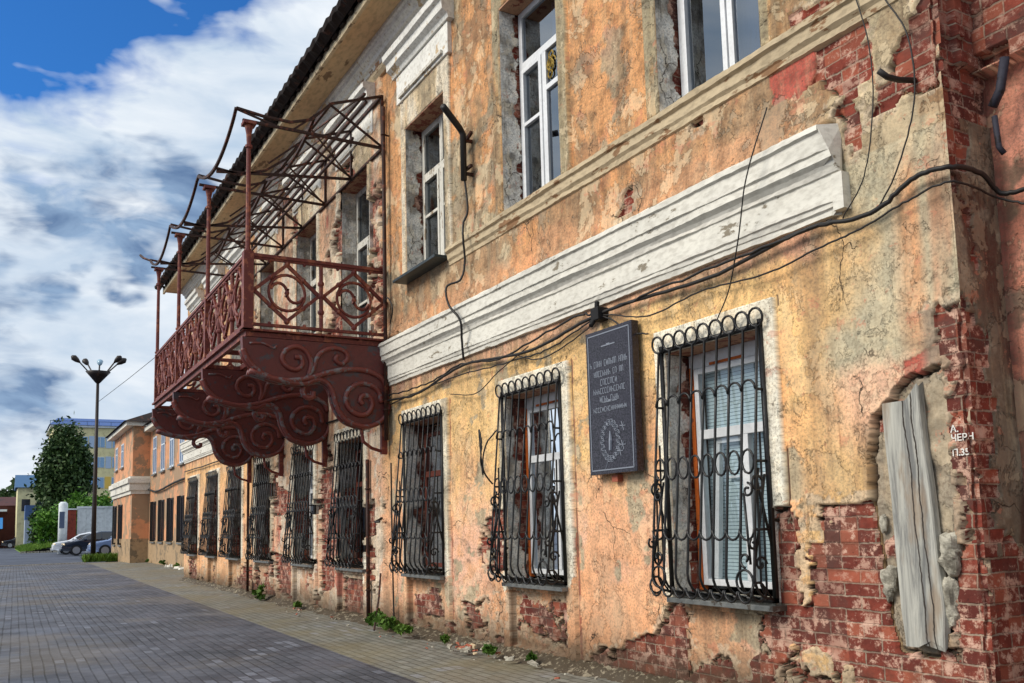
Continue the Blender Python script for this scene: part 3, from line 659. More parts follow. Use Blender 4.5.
# --- window reveals
def reveal_fn(kind, seed):
    def fn(U, Z):
        sm = fbm(U*1.0, Z + seed*7, 4, 5, 71); med = fbm(U, Z + seed*7, 1.3, 4, 73)
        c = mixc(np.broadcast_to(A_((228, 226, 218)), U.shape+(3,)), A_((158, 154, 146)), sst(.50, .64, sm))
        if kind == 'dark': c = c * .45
        if kind == 'up':
            z0 = 5.6; lim = U + (sm-.5)*.5 - (5.84 - .14*sst(z0, z0+2.2, 7.9 - Z + (med-.5)*1.0))
            s = lim + .0
        elif kind == 'dark': s = (med - .47)*1.2
        elif kind == 'low': s = (U - 5.76 + (sm-.5)*.5)
        else: s = np.full(U.shape, -1.)
        bm = sst(-.008, .008, s); h = (sm-.5)*.02 - bm*.025
        return h, c, bm
    return fn
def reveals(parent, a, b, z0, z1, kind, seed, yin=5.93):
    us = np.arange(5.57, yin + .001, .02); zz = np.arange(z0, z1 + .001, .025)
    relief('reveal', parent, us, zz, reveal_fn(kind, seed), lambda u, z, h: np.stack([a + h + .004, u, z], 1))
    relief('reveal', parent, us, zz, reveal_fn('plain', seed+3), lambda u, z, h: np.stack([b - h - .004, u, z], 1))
    mb = MB().box((a+.002, 5.57, z1), (b-.002, yin, z1 + .08)); mb.build('lintel', M['brownband'], parent)

def frame_rect(mb, a, b, z0, z1, y, t, d=.07):
    mb.box((a, y, z0), (a+t, y+d, z1)); mb.box((b-t, y, z0), (b, y+d, z1)); mb.box((a+t, y, z0), (b-t, y+d, z0+t)); mb.box((a+t, y, z1-t), (b-t, y+d, z1))
def win(parent, a, b, z0, z1, style, i):
    y = 5.855
    fm = {'pvc': M['pvc'], 'pvc3': M['pvc'], 'pvcup': M['pvc'], 'old': M['oldwhite'], 'red': M['redwood'], 'pvcwide': M['pvc']}[style]
    mb = MB(); a += .01; b -= .01; zt = z0 + .015
    if style in ('pvc', 'red'):
        zm = z0 + (z1-z0)*.655; xm = a + (b-a)*.56
        frame_rect(mb, a+.05, b-.02, zt+.06, z1-.14, y, .06)
        mb.box((a+.11, y-.005, zm-.045), (b-.08, y+.065, zm+.045)); mb.box((xm-.045, y-.005, zt+.12), (xm+.045, y+.065, zm-.045))
        if style == 'pvc': mb.box((a-.01, y+.0, z1-.139), (b+.01, y+.06, z1))
    elif style == 'pvc3':
        frame_rect(mb, a, b, zt, z1, y, .085); x1 = a+(b-a)*.36; 
        mb.box((x1+.2, y, zt+.055), (x1+.27, y+.07, z1-.055)); frame_rect(mb, a+.06, x1+.19, zt+.06, z1-.06, y-.015, .06)
    elif style == 'pvcup':
        frame_rect(mb, a, b, zt, z1, y, .085); zt2 = z0 + 1.96; xm = a + (b-a)*.42
        mb.box((a+.055, y-.004, zt2), (b-.055, y+.066, zt2+.1)); mb.box((xm, y-.004, zt+.055), (xm+.09, y+.066, zt2))
        frame_rect(mb, a+.06, xm-.005, zt+.06, zt2-.005, y-.02, .06)
        mb.box((a+.12, y-.018, zt+1.15), (xm-.065, y+.03, zt+1.2)); mb.box((xm+.09, y-.006, zt+1.42), (b-.055, y+.064, zt+1.49))
    else:
        frame_rect(mb, a, b, zt, z1, y, .10); xm = (a+b)/2; zt2 = z0 + (z1-z0)*.66
        mb.box((a+.07, y-.006, zt2), (b-.07, y+.06, zt2+.09)); mb.box((xm-.05, y-.006, zt+.07), (xm+.05, y+.06, zt2)); mb.box((xm-.03, y-.004, zt2+.09), (xm+.03, y+.06, z1-.07))
        for (p, q) in ((a+.075, xm-.055), (xm+.055, b-.075)):
            frame_rect(mb, p, q, zt+.075, zt2-.005, y-.02, .055); mb.box((p+.055, y-.012, zt+.98), (q-.055, y+.03, zt+1.03))
            mb.box((p, y-.012, zt2+.1), (p+.04, y+.03, z1-.075)); 
    w_ = mb.build('window', fm, parent, bevel=.006)
    up = style in ('pvcup', 'pvc3', 'old')
    MB().add([(a+.03, y+.032, zt+.03), (b-.03, y+.032, zt+.03), (b-.03, y+.032, z1-.03), (a+.03, y+.032, z1-.03)], [(0, 1, 2, 3)]).build('pane', M['glass_up'] if up else M['glass'], w_)
    return w_
def curtain(parent, name, a, b, z0, z1, y, m_, amp=.02, waves=9):
    mb = MB(); n = 60; vs = []; fs = []
    for k in range(n+1):
        x = a + (b-a)*k/n; yy = y + amp*math.sin(k/n*waves*2*PI) + amp*.4*math.sin(k*1.7)
        vs += [(x, yy, z0), (x, yy, z1)]
        if k: fs.append((2*k-2, 2*k, 2*k+1, 2*k-1))
    mb.add(vs, fs); return mb.build(name, m_, parent, smooth=True)

# --- barred window grilles
def grille(parent, a, b, nb=9, bulge=.20, tilt=.0):
    z0, z1 = .90, 3.20; y0 = 5.53; r = .0125; a -= .03; b += .02
    X = [a + (b-a)*k/(nb-1) for k in range(nb)]; d = (b-a)/(nb-1); mb = MB()
    def yf(z): # front of the basket: leans out towards the bottom
        t = (z1 - z)/(z1 - z0 - .2); return y0 - .02 - bulge*min(max(t, 0), 1)
    for k, x in enumerate(X):
        pts = [(x, y0-.02, z1+.0), (x, yf(2.4), 2.4), (x, yf(1.6), 1.6), (x, yf(1.12), 1.12)]
        yb_ = yf(1.12); R_b = .18
        for t in range(1, 7):
            an = t/6*PI/2; pts.append((x, yb_ + R_b*(1-math.cos(an))*.9, 1.12 - R_b*math.sin(an)))
        pts.append((x, y0 + .02, .915)); mb.tube(pts, r, 6)
        mb.ring((x, y0-.03, z1+.07), .078, r*.9, (1, 0, 0), (0, -.15, 1), 14)
        if k < nb-1:
            xm = x + d/2
            for zc, sgn in ((2.66, 1), (1.50, -1)):
                mb.tube([(xm + d*.5*math.cos(t/8*PI), yf(zc)-.012, zc + sgn*.085*math.sin(t/8*PI)) for t in range(9)], r*.85, 5)
            zc = 2.06; mb.tube([(xm + d*.42*math.cos(t/12*2*PI), yf(zc)-.006, zc + .10*math.sin(t/12*2*PI)) for t in range(12)], r*.85, 5, closed=True)
            # curled feet between the bars
            mb.tube([(xm + d*.46*math.cos(PI + t/8*PI), y0 - .14 - .10*math.cos(t/8*PI*0), 1.0 + .09*math.sin(PI + t/8*PI)) for t in range(9)], r*.85, 5)
    for x, sg in ((a-.0, 1), (b, -1)):
        mb.box((x-.018, y0, z0), (x+.018, y0+.036, z1+.06)) # wall stile
        def q(yy, zz): return (x, yy, zz)
        # side ornament: long braces and scrolls
        mb.tube([q(y0+.01, 1.35), q(y0-.12, 1.9), q(yf(2.05)+.03, 2.0)], r, 5); mb.tube([q(yf(1.2), 1.2), q(y0-.1, 1.62), q(y0-.03, 1.95)], r*.9, 5)
        mb.ring(q(y0-.12, 1.88), .06, r*.9, (0, 1, 0), (0, 0, 1), 14); mb.ring(q(y0-.17, 1.0), .075, r*.9, (0, 1, 0), (0, 0, 1), 14)
        mb.tube(spiral((y0-.13, 1.22), .07, .02, 0, 1.1, 14, q), r*.9, 5); mb.tube(spiral((y0-.2, 1.38), .05, .015, 2, 1, 12, q), r*.9, 5)
        mb.tube([q(y0+.0, 2.66), q(yf(2.66), 2.66)], r, 5); mb.tube([q(y0, 2.06), q(yf(2.06), 2.06)], r, 5); mb.tube([q(y0, 1.5), q(yf(1.5), 1.5)], r, 5)
        for k in range(3):
            yy = y0 - .06*(k+1)
            if k < 2: mb.tube([q(yy, z1-.9-.4*k), q(yy-.02, 1.0+.05*k), q(yy+.04, .93)], r*.8, 5)
    # curls on the two front corners
    for x, sg in ((X[0], 1), (X[-1], -1)):
        f3 = lambda u, z: (u, yf(z)-.014, z)
        mb.tube(spiral((x + sg*.075, 1.82), .065, .02, PI*.5, 1.1*sg, 16, f3), r*.9, 5)
        mb.tube([(x + sg*.12, yf(1.8)-.012, 1.80), (x + sg*.03, yf(1.2)-.012, 1.22)], r*.9, 5)
        mb.ring((x + sg*.10, yf(1.15)-.012, 1.08), .095, r*.9, (1, 0, 0), (0, 0, 1), 18); mb.tube(spiral((x + sg*.09, 1.26), .07, .02, -PI/2, .9*sg, 14, f3), r*.9, 5)
    mb.box((a-.018, y0, z1-.01), (b+.018, y0+.036, z1+.03)); mb.box((a-.018, y0, z0), (b+.018, y0+.036, z0+.04))
    g_ = mb.build('window_grille', M['grille'], parent, smooth=True)
    return g_
GS = ['pvc', 'pvc', 'red', 'red', 'pvc', 'red', 'red', 'red', 'red']
for i, (a, b) in enumerate(GX):
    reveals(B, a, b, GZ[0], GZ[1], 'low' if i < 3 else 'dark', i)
    w_ = win(B, a, b, GZ[0], GZ[1], GS[i], i)
    MB().box((a-.03, 5.47, GZ[0]-.065), (b+.05, 5.9, GZ[0]-.02)).build('sill', M['sillmetal'], w_, bevel=.005)
    MB().box((a+.005, 5.57, GZ[0]-.02), (b-.005, 5.9, GZ[0]+.01)).build('sill_bed', M['rubble'], w_)
    if i == 0: curtain(w_, 'blind', a+.1, b-.04, GZ[0]+.1, GZ[1]-.15, 5.965, M['blind'], .002, 2)
    elif i == 1:
        curtain(w_, 'curtain', a+.1, a+.66, GZ[0]+.1, GZ[1]-.15, 5.985, M['nightblue'], .02, 5); curtain(w_, 'blind', b-.42, b-.04, GZ[0]+.2, GZ[1]-1.0, 5.965, M['blind'], .002, 2)
    else:
        curtain(w_, 'curtain', a+.1, a+.75, GZ[0]+.3, GZ[1]-.2, 5.985, M['curtain'] if i in (2, 4, 5) else M['nightblue'], .02, 5); curtain(w_, 'curtain', b-.55, b-.04, GZ[0]+.1, GZ[1]-.15, 5.975, M['tealcloth'] if i in (2, 4) else M['nightblue'], .012, 4)
    if i in (0, 1):      # sash tilted inwards with its handle bar
        sa = MB(); xm = a + (b-a)*.56; zt = GZ[0]+.14; zh = GZ[0] + (GZ[1]-GZ[0])*.655 - .07
        for (p, q) in (((a+.2, 5.915, zt), (a+.30, 5.925, zh)), ((xm-.07, 5.915, zt), (xm-.03, 5.925, zh))): sa.bar(p, q, .055, .05)
        sa.bar((a+.30, 5.92, zh), (xm-.03, 5.92, zh), .05, .05); sa.bar((a+.38, 5.93, zh-.35), (b-.1, 5.93, zh-.33), .02, .02)
        sa.build('open_sash', M['pvc'], w_)
        fo = MB(); fo.box((a+.005, 5.85, GZ[0]+.03), (a+.055, 5.91, GZ[1]-.12)); fo.box((a+.3, 5.842, GZ[1]-.135), (b-.5, 5.853, GZ[1]-.11)); fo.build('foam_strip', M['foam'], w_)
    grille(B, a, b, 9, .19)
US = ['pvc3', 'pvcup', 'old', 'old', 'old', 'old', 'old', 'old', 'old']
for i, (a, b) in enumerate(UX):
    z0, z1 = uz(i); reveals(B, a, b, z0, z1, 'up' if i < 3 else 'plain', i+20)
    w_ = win(B, a, b, z0, z1, US[i], i)
    if i >= 2: MB().box((a-.1, 5.36, z0-.06), (b+.05, 5.92, z0-.015)).build('sill', M['darksill'], w_, bevel=.005)
    if i < 2: curtain(w_, 'curtain', a+.62, b-.05, z0+.1, z1-.1, 6.0, M['nightblue'], .02, 4)
    if i == 1:           # small vent pane with a gilt ornament
        v = MB(); xm = a + (b-a)*.42; xc = xm + .19; zc = z0+1.74
        for k in range(4): v.ring((xc-.02+.03*(k % 2), 5.87, zc-.12+.08*k), .05, .012, (1, 0, 0), (0, 0, 1), 10, 4)
        v.tube(spiral((xc, zc), .12, .02, 0, 2, 26, lambda u, z: (u, 5.87, z)), .01, 4)
        v.build('gilt_ornament', weathered('gilt', lin((176, 148, 70)), lin((90, 76, 40)), .4), w_)

# --- mouldings
def sweep(name, parent, prof, x0, x1, m_, step=.05, jit=.006, ragged=0.0, yb0=5.6):
    n = int(abs(x1-x0)/step)+1; vs = []; fs = []; k = len(prof)
    ph = [random.uniform(0, 9) for _ in prof]
    for i in range(n+1):
        t = i/n; x = x0 + (x1-x0)*t
        for j, (o_, z) in enumerate(prof):
            xx = x
            if ragged and i == n: xx += ragged*math.sin(ph[j]*3)
            jz = jit*(math.sin(x*2.1+1.3*j)*.5 + math.sin(x*5.3+ph[j])*.5 + random.uniform(-.5, .5))
            vs.append((xx, yb0 - max(o_ + (jz if o_ > 0 else 0), -.05), z + jz*.7))
        if i:
            for j in range(k-1): fs.append(((i-1)*k+j, (i-1)*k+j+1, i*k+j+1, i*k+j))
    fs.append(tuple(range(k))); fs.append(tuple(n*k+j for j in range(k)))
    return MB().add(vs, fs).build(name, m_, parent)
CP = [(-.03, 3.90), (.05, 3.91), (.055, 3.97), (.075, 3.985), (.08, 4.03), (.10, 4.045), (.10, 4.33), (.125, 4.345), (.13, 4.39), (.155, 4.43), (.20, 4.47), (.20, 4.56), (.225, 4.575), (.23, 4.76), (.26, 4.78), (.26, 4.845), (.22, 4.87), (-.03, 4.90)]
CP = [(o_*.78 if o_ > 0 else o_, 3.90 + (z_-3.90)*.735) for o_, z_ in CP]
sweep('cornice', B, CP, -13.8, -4.56, M['cornice'], .06, .006, .07)
sweep('cornice', B, CP, -32.3, -22.95, M['cornice'], .12, .004)
MB().box((-4.57, 5.515, 3.92), (-4.47, 5.61, 4.21)).build('broken_cornice_end', M['cornice'], B)
SP = [(-.03, 5.31), (.02, 5.33), (.025, 5.38), (.05, 5.41), (.055, 5.49), (.085, 5.51), (.09, 5.56), (-.03, 5.60)]
sweep('sill_course', B, SP, -11.44, -3.66, M['sillcourse'], .05, .006)
sweep('string_course', B, [(-.03, 9.38), (.05, 9.40), (.10, 9.46), (.10, 9.52), (-.03, 9.55)], -32.3, -3.66, M['sillcourse'], .08, .01)
sweep('eaves_moulding', B, [(-.03, 9.62), (.04, 9.63), (.05, 9.70), (.10, 9.72), (.11, 9.79), (.17, 9.83), (.18, 9.90), (.22, 9.92), (.22, 9.99), (-.03, 9.99)], -32.4, -3.60, M['hood'], .08, .006)
for i in range(2, 9):
    a, b = UX[i][0]-.36, UX[i][1]+.36
    sweep('window_hood', B, [(-.03, 8.98), (.10, 8.99), (.12, 9.05), (.20, 9.10), (.21, 9.22), (.27, 9.25), (.28, 9.34), (.26, 9.37), (-.03, 9.38)], a, b, M['hood'], .05, .004)
    MB().box((a+.1, 5.53, 8.5), (b-.1, 5.62, 8.98)).build('frieze_panel', M['hood'], B, bevel=.01)
    MB().box((a+.26, 5.49, 8.55), (b-.26, 5.532, 8.60)).build('frieze_strip', M['oldwhite'], B)
# eaves
MB().box((-32.9, 4.92, 9.99), (-3.2, 5.62, 10.03)).build('soffit', M['soffit'], B)
MB().box((-32.95, 4.86, 9.93), (-3.15, 4.92, 10.10)).build('fascia', M['fascia'], B)
rf = MB(); n = 330; vs = []; fs = []
for i in range(n+1):
    x = -33.1 + 30.1*i/n; zz = .028*math.sin(i*PI*.5)*1.0
    vs += [(x, 4.62 + random.uniform(-.03, .03), 10.13+zz), (x, 4.60, 10.20+zz), (x, 9.0, 12.3+zz), (x, 13.4, 10.2+zz), (x, 4.78, 10.06)]
    if i:
        q = 5*i; p = q-5; fs += [(p, p+1, q+1, q), (p+1, p+2, q+2, q+1), (p+2, p+3, q+3, q+2), (p+4, p, q, q+4)]
rf.add(vs, fs).build('roof', M['rooftin'], B)
bt = MB()
for i in range(70): 
    x = -32.6 + i*.425; bt.box((x, 4.80, 10.04), (x+.12 + random.random()*.1, 5.5, 10.11))
bt.build('rafter_ends', M['rooftin'], B)
MB().add([(-32.9, 5.0, 10.1), (-32.9, 9, 12.2), (-32.9, 13, 10.1), (-32.5, 5, 10.1), (-32.5, 9, 12.2), (-32.5, 13, 10.1)], [(0, 1, 2), (3, 5, 4)]).build('gable', M['brownband'], B)

# --- drainpipes at both ends of the balcony bay
for x, z0, z1 in ((-13.72, 3.0, 8.7), (-14.6, .05, 2.75), (-22.98, .1, 8.8)):
    dp = MB(); dp.tube([(x, 5.50, z1), (x, 5.50, (z0+z1)/2), (x, 5.50, z0)], .034, 10)
    for z in (z0+.5, z1-.5): dp.ring((x, 5.50, z), .042, .012, (1, 0, 0), (0, 1, 0), 12, 4); dp.bar((x, 5.50, z), (x, 5.62, z), .02, .02)
    dp.build('drainpipe', M['ironthin'], B, smooth=True)

# ------------------------------------------------------------------ balcony (part of the building; its pieces are sub-parts)
BX = [-13.85, -16.92, -20.0, -22.9]; YO = 3.28; ZT, ZB = 5.87, 4.70
dk = MB()
for y in (YO, 3.9, 4.5, 5.1, 5.5): dk.bar((BX[0]+.05, y, 4.61), (BX[-1]-.05, y, 4.61), .07 if y == YO else .05, .09)
for x in BX + [-15.4, -18.4, -21.4]: dk.bar((x, YO, 4.60), (x, 5.58, 4.60), .08, .07)
dk.box((BX[-1]-.08, YO-.09, 4.655), (BX[0]+.1, YO+.06, 4.69))
dk.box((BX[0]-.1, YO-.09, 4.652), (BX[0]+.1, 5.56, 4.682))
BAL = dk.build('balcony', M['iron'], B); tag(BAL, label='rusty maroon iron balcony with scrolled brackets and a bare canopy frame')
def cyl(mb, c, d, r, L_): c = Vector(c); d = Vector(d); mb.tube([c-d*L_/2, c+d*L_/2], r, 10)
def rail_panel(mb, o, ux, uy, W_, H_):
    """diamond-and-scroll panel: o lower left, ux along the rail, uy up, in 3D"""
    o = Vector(o); ux = Vector(ux); uy = Vector(uy); nn = ux.cross(uy)
    c = o + ux*W_/2 + uy*H_/2; hw, hh = W_*.47, H_*.44
    P4 = [c + ux*hw, c + uy*hh, c - ux*hw, c - uy*hh]
    for k in range(4): mb.bar(P4[k], P4[(k+1) % 4], .055, .045, nn)
    mb.tube([c + (ux*math.cos(t/20*2*PI) + uy*math.sin(t/20*2*PI))*.29 for t in range(20)], .026, 6, closed=True)
    S_ = []
    for t in range(21):
        q = t/20; an = q*PI; S_.append(q)
    up_ = [c + ux*(-.13 + .13*math.cos(PI*.9 - a_)) * 1 + uy*(.0 + .15*math.sin(PI*.9 - a_)) for a_ in [PI*1.05*t/9 for t in range(10)]]
    dn_ = [c + ux*(.13 - .13*math.cos(PI*.9 - a_)) - uy*(.15*math.sin(PI*.9 - a_)) for a_ in [PI*1.05*t/9 for t in range(9, -1, -1)]]
    mb.tube(up_ + dn_, .026, 6); mb.ball(c, .042, 6)
    for k in range(4): mb.ball((P4[k] + P4[(k+1) % 4])/2, .045, 6)
    for p in (c + uy*(hh+.01), c - uy*(hh+.01), c + ux*(hw+.02), c - ux*(hw+.02)): mb.ball(p, .05, 6)
def railing(p0, p1, npan, name='railing'):
    p0, p1 = Vector(p0), Vector(p1); L_ = (p1-p0).length; u = (p1-p0)/L_; mb = MB()
    mb.bar(p0 + Vector((0, 0, ZT)), p1 + Vector((0, 0, ZT)), .085, .05); mb.bar(p0 + Vector((0, 0, ZT-.04)), p1 + Vector((0, 0, ZT-.04)), .045, .04)
    mb.bar(p0 + Vector((0, 0, ZB+.07)), p1 + Vector((0, 0, ZB+.07)), .06, .045)
    W_ = L_/npan; H_ = ZT - ZB - .14
    for k in range(npan+1):
        q = p0 + u*W_*k
        if 0 < k < npan:
            mb.tube([q + Vector((0, 0, ZB+.08)), q + Vector((0, 0, ZT-.05))], .034, 8)
            for z in (ZB+.35, ZT-.35): mb.ball(q + Vector((0, 0, z)), .055, 7)
    for k in range(npan): rail_panel(mb, p0 + u*W_*k + Vector((0, 0, ZB+.1)), u, (0, 0, 1), W_, H_)
    for k in range(npan*2):
        for z in (ZT-.07, ZB+.105): mb.ball(p0 + u*W_*(k+.5)/2 + Vector((0, 0, z)), .03, 5)
    return mb.build(name, M['iron'], BAL)
railing((BX[0], YO+.06, 0), (BX[0], 5.56, 0), 2); railing((BX[-1], YO+.06, 0), (BX[-1], 5.56, 0), 2)
for k in range(3): railing((BX[k]-.05, YO, 0), (BX[k+1]+.05, YO, 0), 3)
for k, x in enumerate(BX):          # posts
    mb = MB(); zc = 8.02
    mb.box((x-.075, YO-.075, 4.66), (x+.075, YO+.075, ZT+.04)) if k == 0 else mb.box((x-.05, YO-.05, 4.66), (x+.05, YO+.05, ZT))
    mb.tube([(x, YO, ZT), (x, YO, zc-.05)], [.040, .034], 8)
    for z in (ZT+.06, 7.62): mb.tube([(x, YO, z-.02), (x, YO, z+.02)], .058, 8)
    mb.tube([(x, YO, zc-.32), (x, YO, zc-.2), (x, YO, zc-.06)], [.036, .042, .07], 8)
    mb.box((x-.10, YO-.10, zc-.05), (x+.10, YO+.10, zc))
    mb.build('post', M['iron'], BAL)
# canopy: ogee trusses, scalloped eaves, purlins
cn = MB(); TX = [-13.85, -15.39, -16.92, -18.46, -20.0, -21.45, -22.9]
rb = .022
def sag(x):
    for k in range(3):
        a, b = BX[k], BX[k+1]
        if b <= x <= a:
            t = (a-x)/(a-b); return math.sin(t*PI)
    return 0
for k, x in enumerate(TX):
    s_ = sag(x); zf = 8.22 - .42*s_
    top = [(3.08, zf), (3.5, zf-.05), (3.95, 8.16-.25*s_), (4.3, 8.28-.1*s_), (4.62, 8.62), (5.0, 8.76), (5.52, 8.95)]
    for p, q in zip(top[:-1], top[1:]): cn.bar((x, *p), (x, *q), .05, .035)
    cn.bar((x, YO-.1 if not s_ else 3.1, 8.04-.3*s_), (x, 5.55, 8.02), .05, .04)
    cn.bar((x, 4.62, 8.60), (x, 5.53, 8.04), .035, .03); cn.bar((x, 5.53, 8.0), (x, 5.53, 8.97), .045, .045)
    cn.bar((x, 4.62, 8.6), (x, 4.0, 8.05), .03, .03)
    if not s_: cn.bar((x, 3.1, 8.2), (x, 3.7, 8.05), .03, .03)
for yy, zb, am in ((3.08, 8.22, .42), (4.35, 8.36, .30)):
    pts = []
    for k in range(61):
        x = TX[0] + (TX[-1]-TX[0])*k/60; pts.append((x, yy, zb - am*abs(sag(x))**.8))
    for p, q in zip(pts[:-1], pts[1:]): cn.bar(p, q, .045, .045)
for yy, zz in ((5.53, 8.02), (5.52, 8.95), (5.22, 8.93), (5.25, 8.80), (4.62, 8.62), (5.0, 8.1)):
    cn.bar((TX[0], yy, zz), (TX[-1], yy, zz), .045, .04)
cn.bar((TX[0], YO, 8.0), (TX[-1], YO, 7.98), .03, .03) if False else None
for k in range(len(TX)-1):
    cn.bar((TX[k], 5.22, 8.93), (TX[k+1], 4.62, 8.62), .025, .025); cn.bar((TX[k], 4.3, 8.1), (TX[k+1], 5.5, 8.04), .022, .022)
cn.tube([(-22.9, 3.08, 8.2), (-23.1, 2.95, 8.3), (-23.3, 2.9, 8.42)], .03, 6)
cn.build('canopy_frame', M['ironthin'], BAL)
# brackets: boxed sheet-iron consoles with raised scrolls
OUT = [(3.19, 4.55), (3.20, 4.36), (3.27, 4.20), (3.42, 4.04), (3.62, 3.94), (3.9, 3.88), (4.17, 3.87), (4.30, 3.93), (4.42, 3.94), (4.54, 3.88), (4.62, 3.74), (4.66, 3.58), (4.73, 3.43),
       (4.84, 3.31), (4.98, 3.25), (5.12, 3.22), (5.27, 3.24), (5.42, 3.31), (5.53, 3.43), (5.58, 3.6), (5.58, 4.55)]
for k, x in enumerate(BX):
    th = .07; F_ = lambda a, b, t: (t, a, b)
    br = MB().prism(OUT, F_, x-th, x+th).build('bracket', M['ironplate'], BAL)
    sc_ = MB(); f1 = lambda xx: (lambda a, b: (xx, a, b))
    for side_ in (x+th+.004, x-th-.004):
        g_ = f1(side_)
        def crv(pts, r_):
            # Catmull-Rom through the points
            P_ = [Vector((0, *p)) for p in pts]; P_ = [P_[0]*2-P_[1]] + P_ + [P_[-1]*2-P_[-2]]; o_ = []
            for i_ in range(1, len(P_)-2):
                for t_ in range(6):
                    t = t_/6; a0, a1, a2, a3 = P_[i_-1:i_+3]
                    o_.append(.5*((2*a1) + (a2-a0)*t + (2*a0-5*a1+4*a2-a3)*t*t + (3*a1-a0-3*a2+a3)*t**3))
            o_.append(P_[-2]); n_ = len(o_)
            sc_.tube([(side_, v.y, v.z) for v in o_], r_, 7)
        rim = [p for p in OUT[1:-1]]
        crv(rim, .042)                                                # rolled rim
        crv([(3.30, 4.02), (3.8, 3.90), (4.2, 3.95), (4.6, 4.08), (4.9, 4.14), (5.2, 4.13), (5.45, 4.02), (5.54, 3.85)], .05)
        crv([(4.20, 3.96), (4.30, 4.12), (4.36, 4.30), (4.48, 4.42), (4.66, 4.47), (4.82, 4.42), (4.86, 4.31), (4.76, 4.22), (4.66, 4.28), (4.70, 4.36)], .04)
        crv([(4.22, 4.0), (4.26, 4.2), (4.18, 4.38), (4.02, 4.45), (3.86, 4.38), (3.80, 4.24), (3.88, 4.12), (4.02, 4.08), (4.12, 4.16), (4.10, 4.27), (4.0, 4.28)], .042)
        crv([(3.30, 4.45), (3.5, 4.46), (3.66, 4.40), (3.72, 4.44)], .02)
        crv([(5.44, 3.62), (5.38, 3.82), (5.18, 3.92), (4.98, 3.88), (4.84, 3.72), (4.86, 3.54), (5.0, 3.42), (5.18, 3.42), (5.28, 3.56), (5.24, 3.70), (5.12, 3.72), (5.07, 3.64), (5.12, 3.58)], .046)
    # free curl hanging in the notch
    pts = [(4.62, 3.72), (4.58, 3.84), (4.46, 3.92), (4.30, 3.91), (4.18, 3.84), (4.15, 3.74), (4.22, 3.66), (4.31, 3.68), (4.32, 3.76)]
    for side_ in (x,): crv(pts, .045)
    sc_.build('bracket_scroll', M['ironrelief'], BAL, smooth=True)
    # wall anchor with a bowed strap
    an = MB(); an.box((x-.05, 5.46, 2.78), (x+.03, 5.56, 3.62))
    an.tube([(x-.02, 5.48, 3.55), (x-.02, 5.25, 3.42), (x-.02, 5.12, 3.2), (x-.02, 5.16, 2.98), (x-.02, 5.3, 2.88), (x-.02, 5.5, 2.82)], .028, 6)
    an.build('wall_anchor', M['iron'], BAL)

# ------------------------------------------------------------------ neighbouring recessed wall on the right
Nb = thing('neighbouring_building', (0, 6.15, 0), 'salmon plastered wall with bare red bricks above, set back past the corner at far right', 'building')
def nfn(U, Z):
    sm = fbm(U, Z, 3, 5, 81); st = fbm(U*3, Z*.5, 1, 4, 83); med = fbm(U, Z, 1.2, 4, 85); fi = fbm(U, Z, 14, 3, 87); wx = fbm(U, Z, 4, 4, 89)-.5
    c = mixc(np.broadcast_to(A_((226, 148, 118)), U.shape+(3,)), A_((176, 108, 84)), sst(.46, .6, med)); c = mixc(c, A_((112, 98, 80)), sst(.56, .64, sm)*.8)
    c = mixc(c, A_((110, 56, 50)), sst(-3.56, -3.66, U + (st-.5)*.12)*.8); c = mixc(c, A_((104, 90, 78)), sst(2.2, 1.2, Z + (med-.5)*1.5)*.7)
    row = np.floor(Z/BH); odd = np.mod(row, 2); cell = np.floor((U + odd*BW*.5)/BW)
    zlim = 4.72 + (U+3.6)*.05
    s = np.where(np.floor(Z/BH)*BH > zlim, .1, -.1); s = np.where((Z < .9) & (sm > .5), .1, s); s = np.where((Z < 2.2) & (med > .60), .05, s)
    bm = sst(-.01, .01, s)
    h = (med-.5)*.02 + bm*(_h(cell, row, 3)-.5)*.03 + np.where(Z > zlim, .14, 0) + np.where((Z > zlim) & (fi*0+_h(cell, row, 23) > .86) & (Z < zlim+.35), -.12, 0)
    return h, c, bm
relief('wall', Nb, np.array(list(np.arange(-3.75, -2.6, .014)) + list(np.arange(-2.6, 9, .05))), np.array(list(np.arange(-.12, 6, .0135)) + list(np.arange(6, 10, .05))), nfn, lambda u, z, h: np.stack([u, 6.15 - h, z], 1))
MB().box((-3.6, 6.35, -.1), (9, 12, 9.9)).build('body', M['dark'], Nb)
MB().box((-3.6, 5.6, 9.95), (9.2, 12.2, 10.2)).build('roof', M['rooftin'], Nb)

# ------------------------------------------------------------------ things on the wall
# plaque
P_ = thing('memorial_plaque', (-7.63, 5.56, 2.07), 'dark polished stone plaque with pale engraved lettering and an oval floral emblem', 'plaque')
px0, px1, pz0, pz1 = -7.90, -7.09, 2.08, 3.60
MB().box((px0, 5.47, pz0), (px1, 5.56, pz1)).build('slab', M['granite'], P_, bevel=.006)
en = MB(); ye = 5.4675
def ebar(x0, z0, x1, z1, t=.008): en.bar((x0, ye, z0), (x1, ye, z1), t, .003, (0, 1, 0))
i_ = .045
for (a, b, c, d) in ((px0+i_, pz0+i_, px1-i_, pz0+i_), (px1-i_, pz0+i_, px1-i_, pz1-i_), (px1-i_, pz1-i_, px0+i_, pz1-i_), (px0+i_, pz1-i_, px0+i_, pz0+i_)): ebar(a, b, c, d, .012)
xc = (px0+px1)/2
M['engrave'] = mat('engraved_line_soft', lin((128, 134, 146)), .6)
for zc in (3.42, 2.83): ebar(xc-.12, zc, xc+.12, zc, .012); ebar(xc-.03, zc+.012, xc+.03, zc+.012, .01)
en.build('engraved_border', M['engrave'], P_)
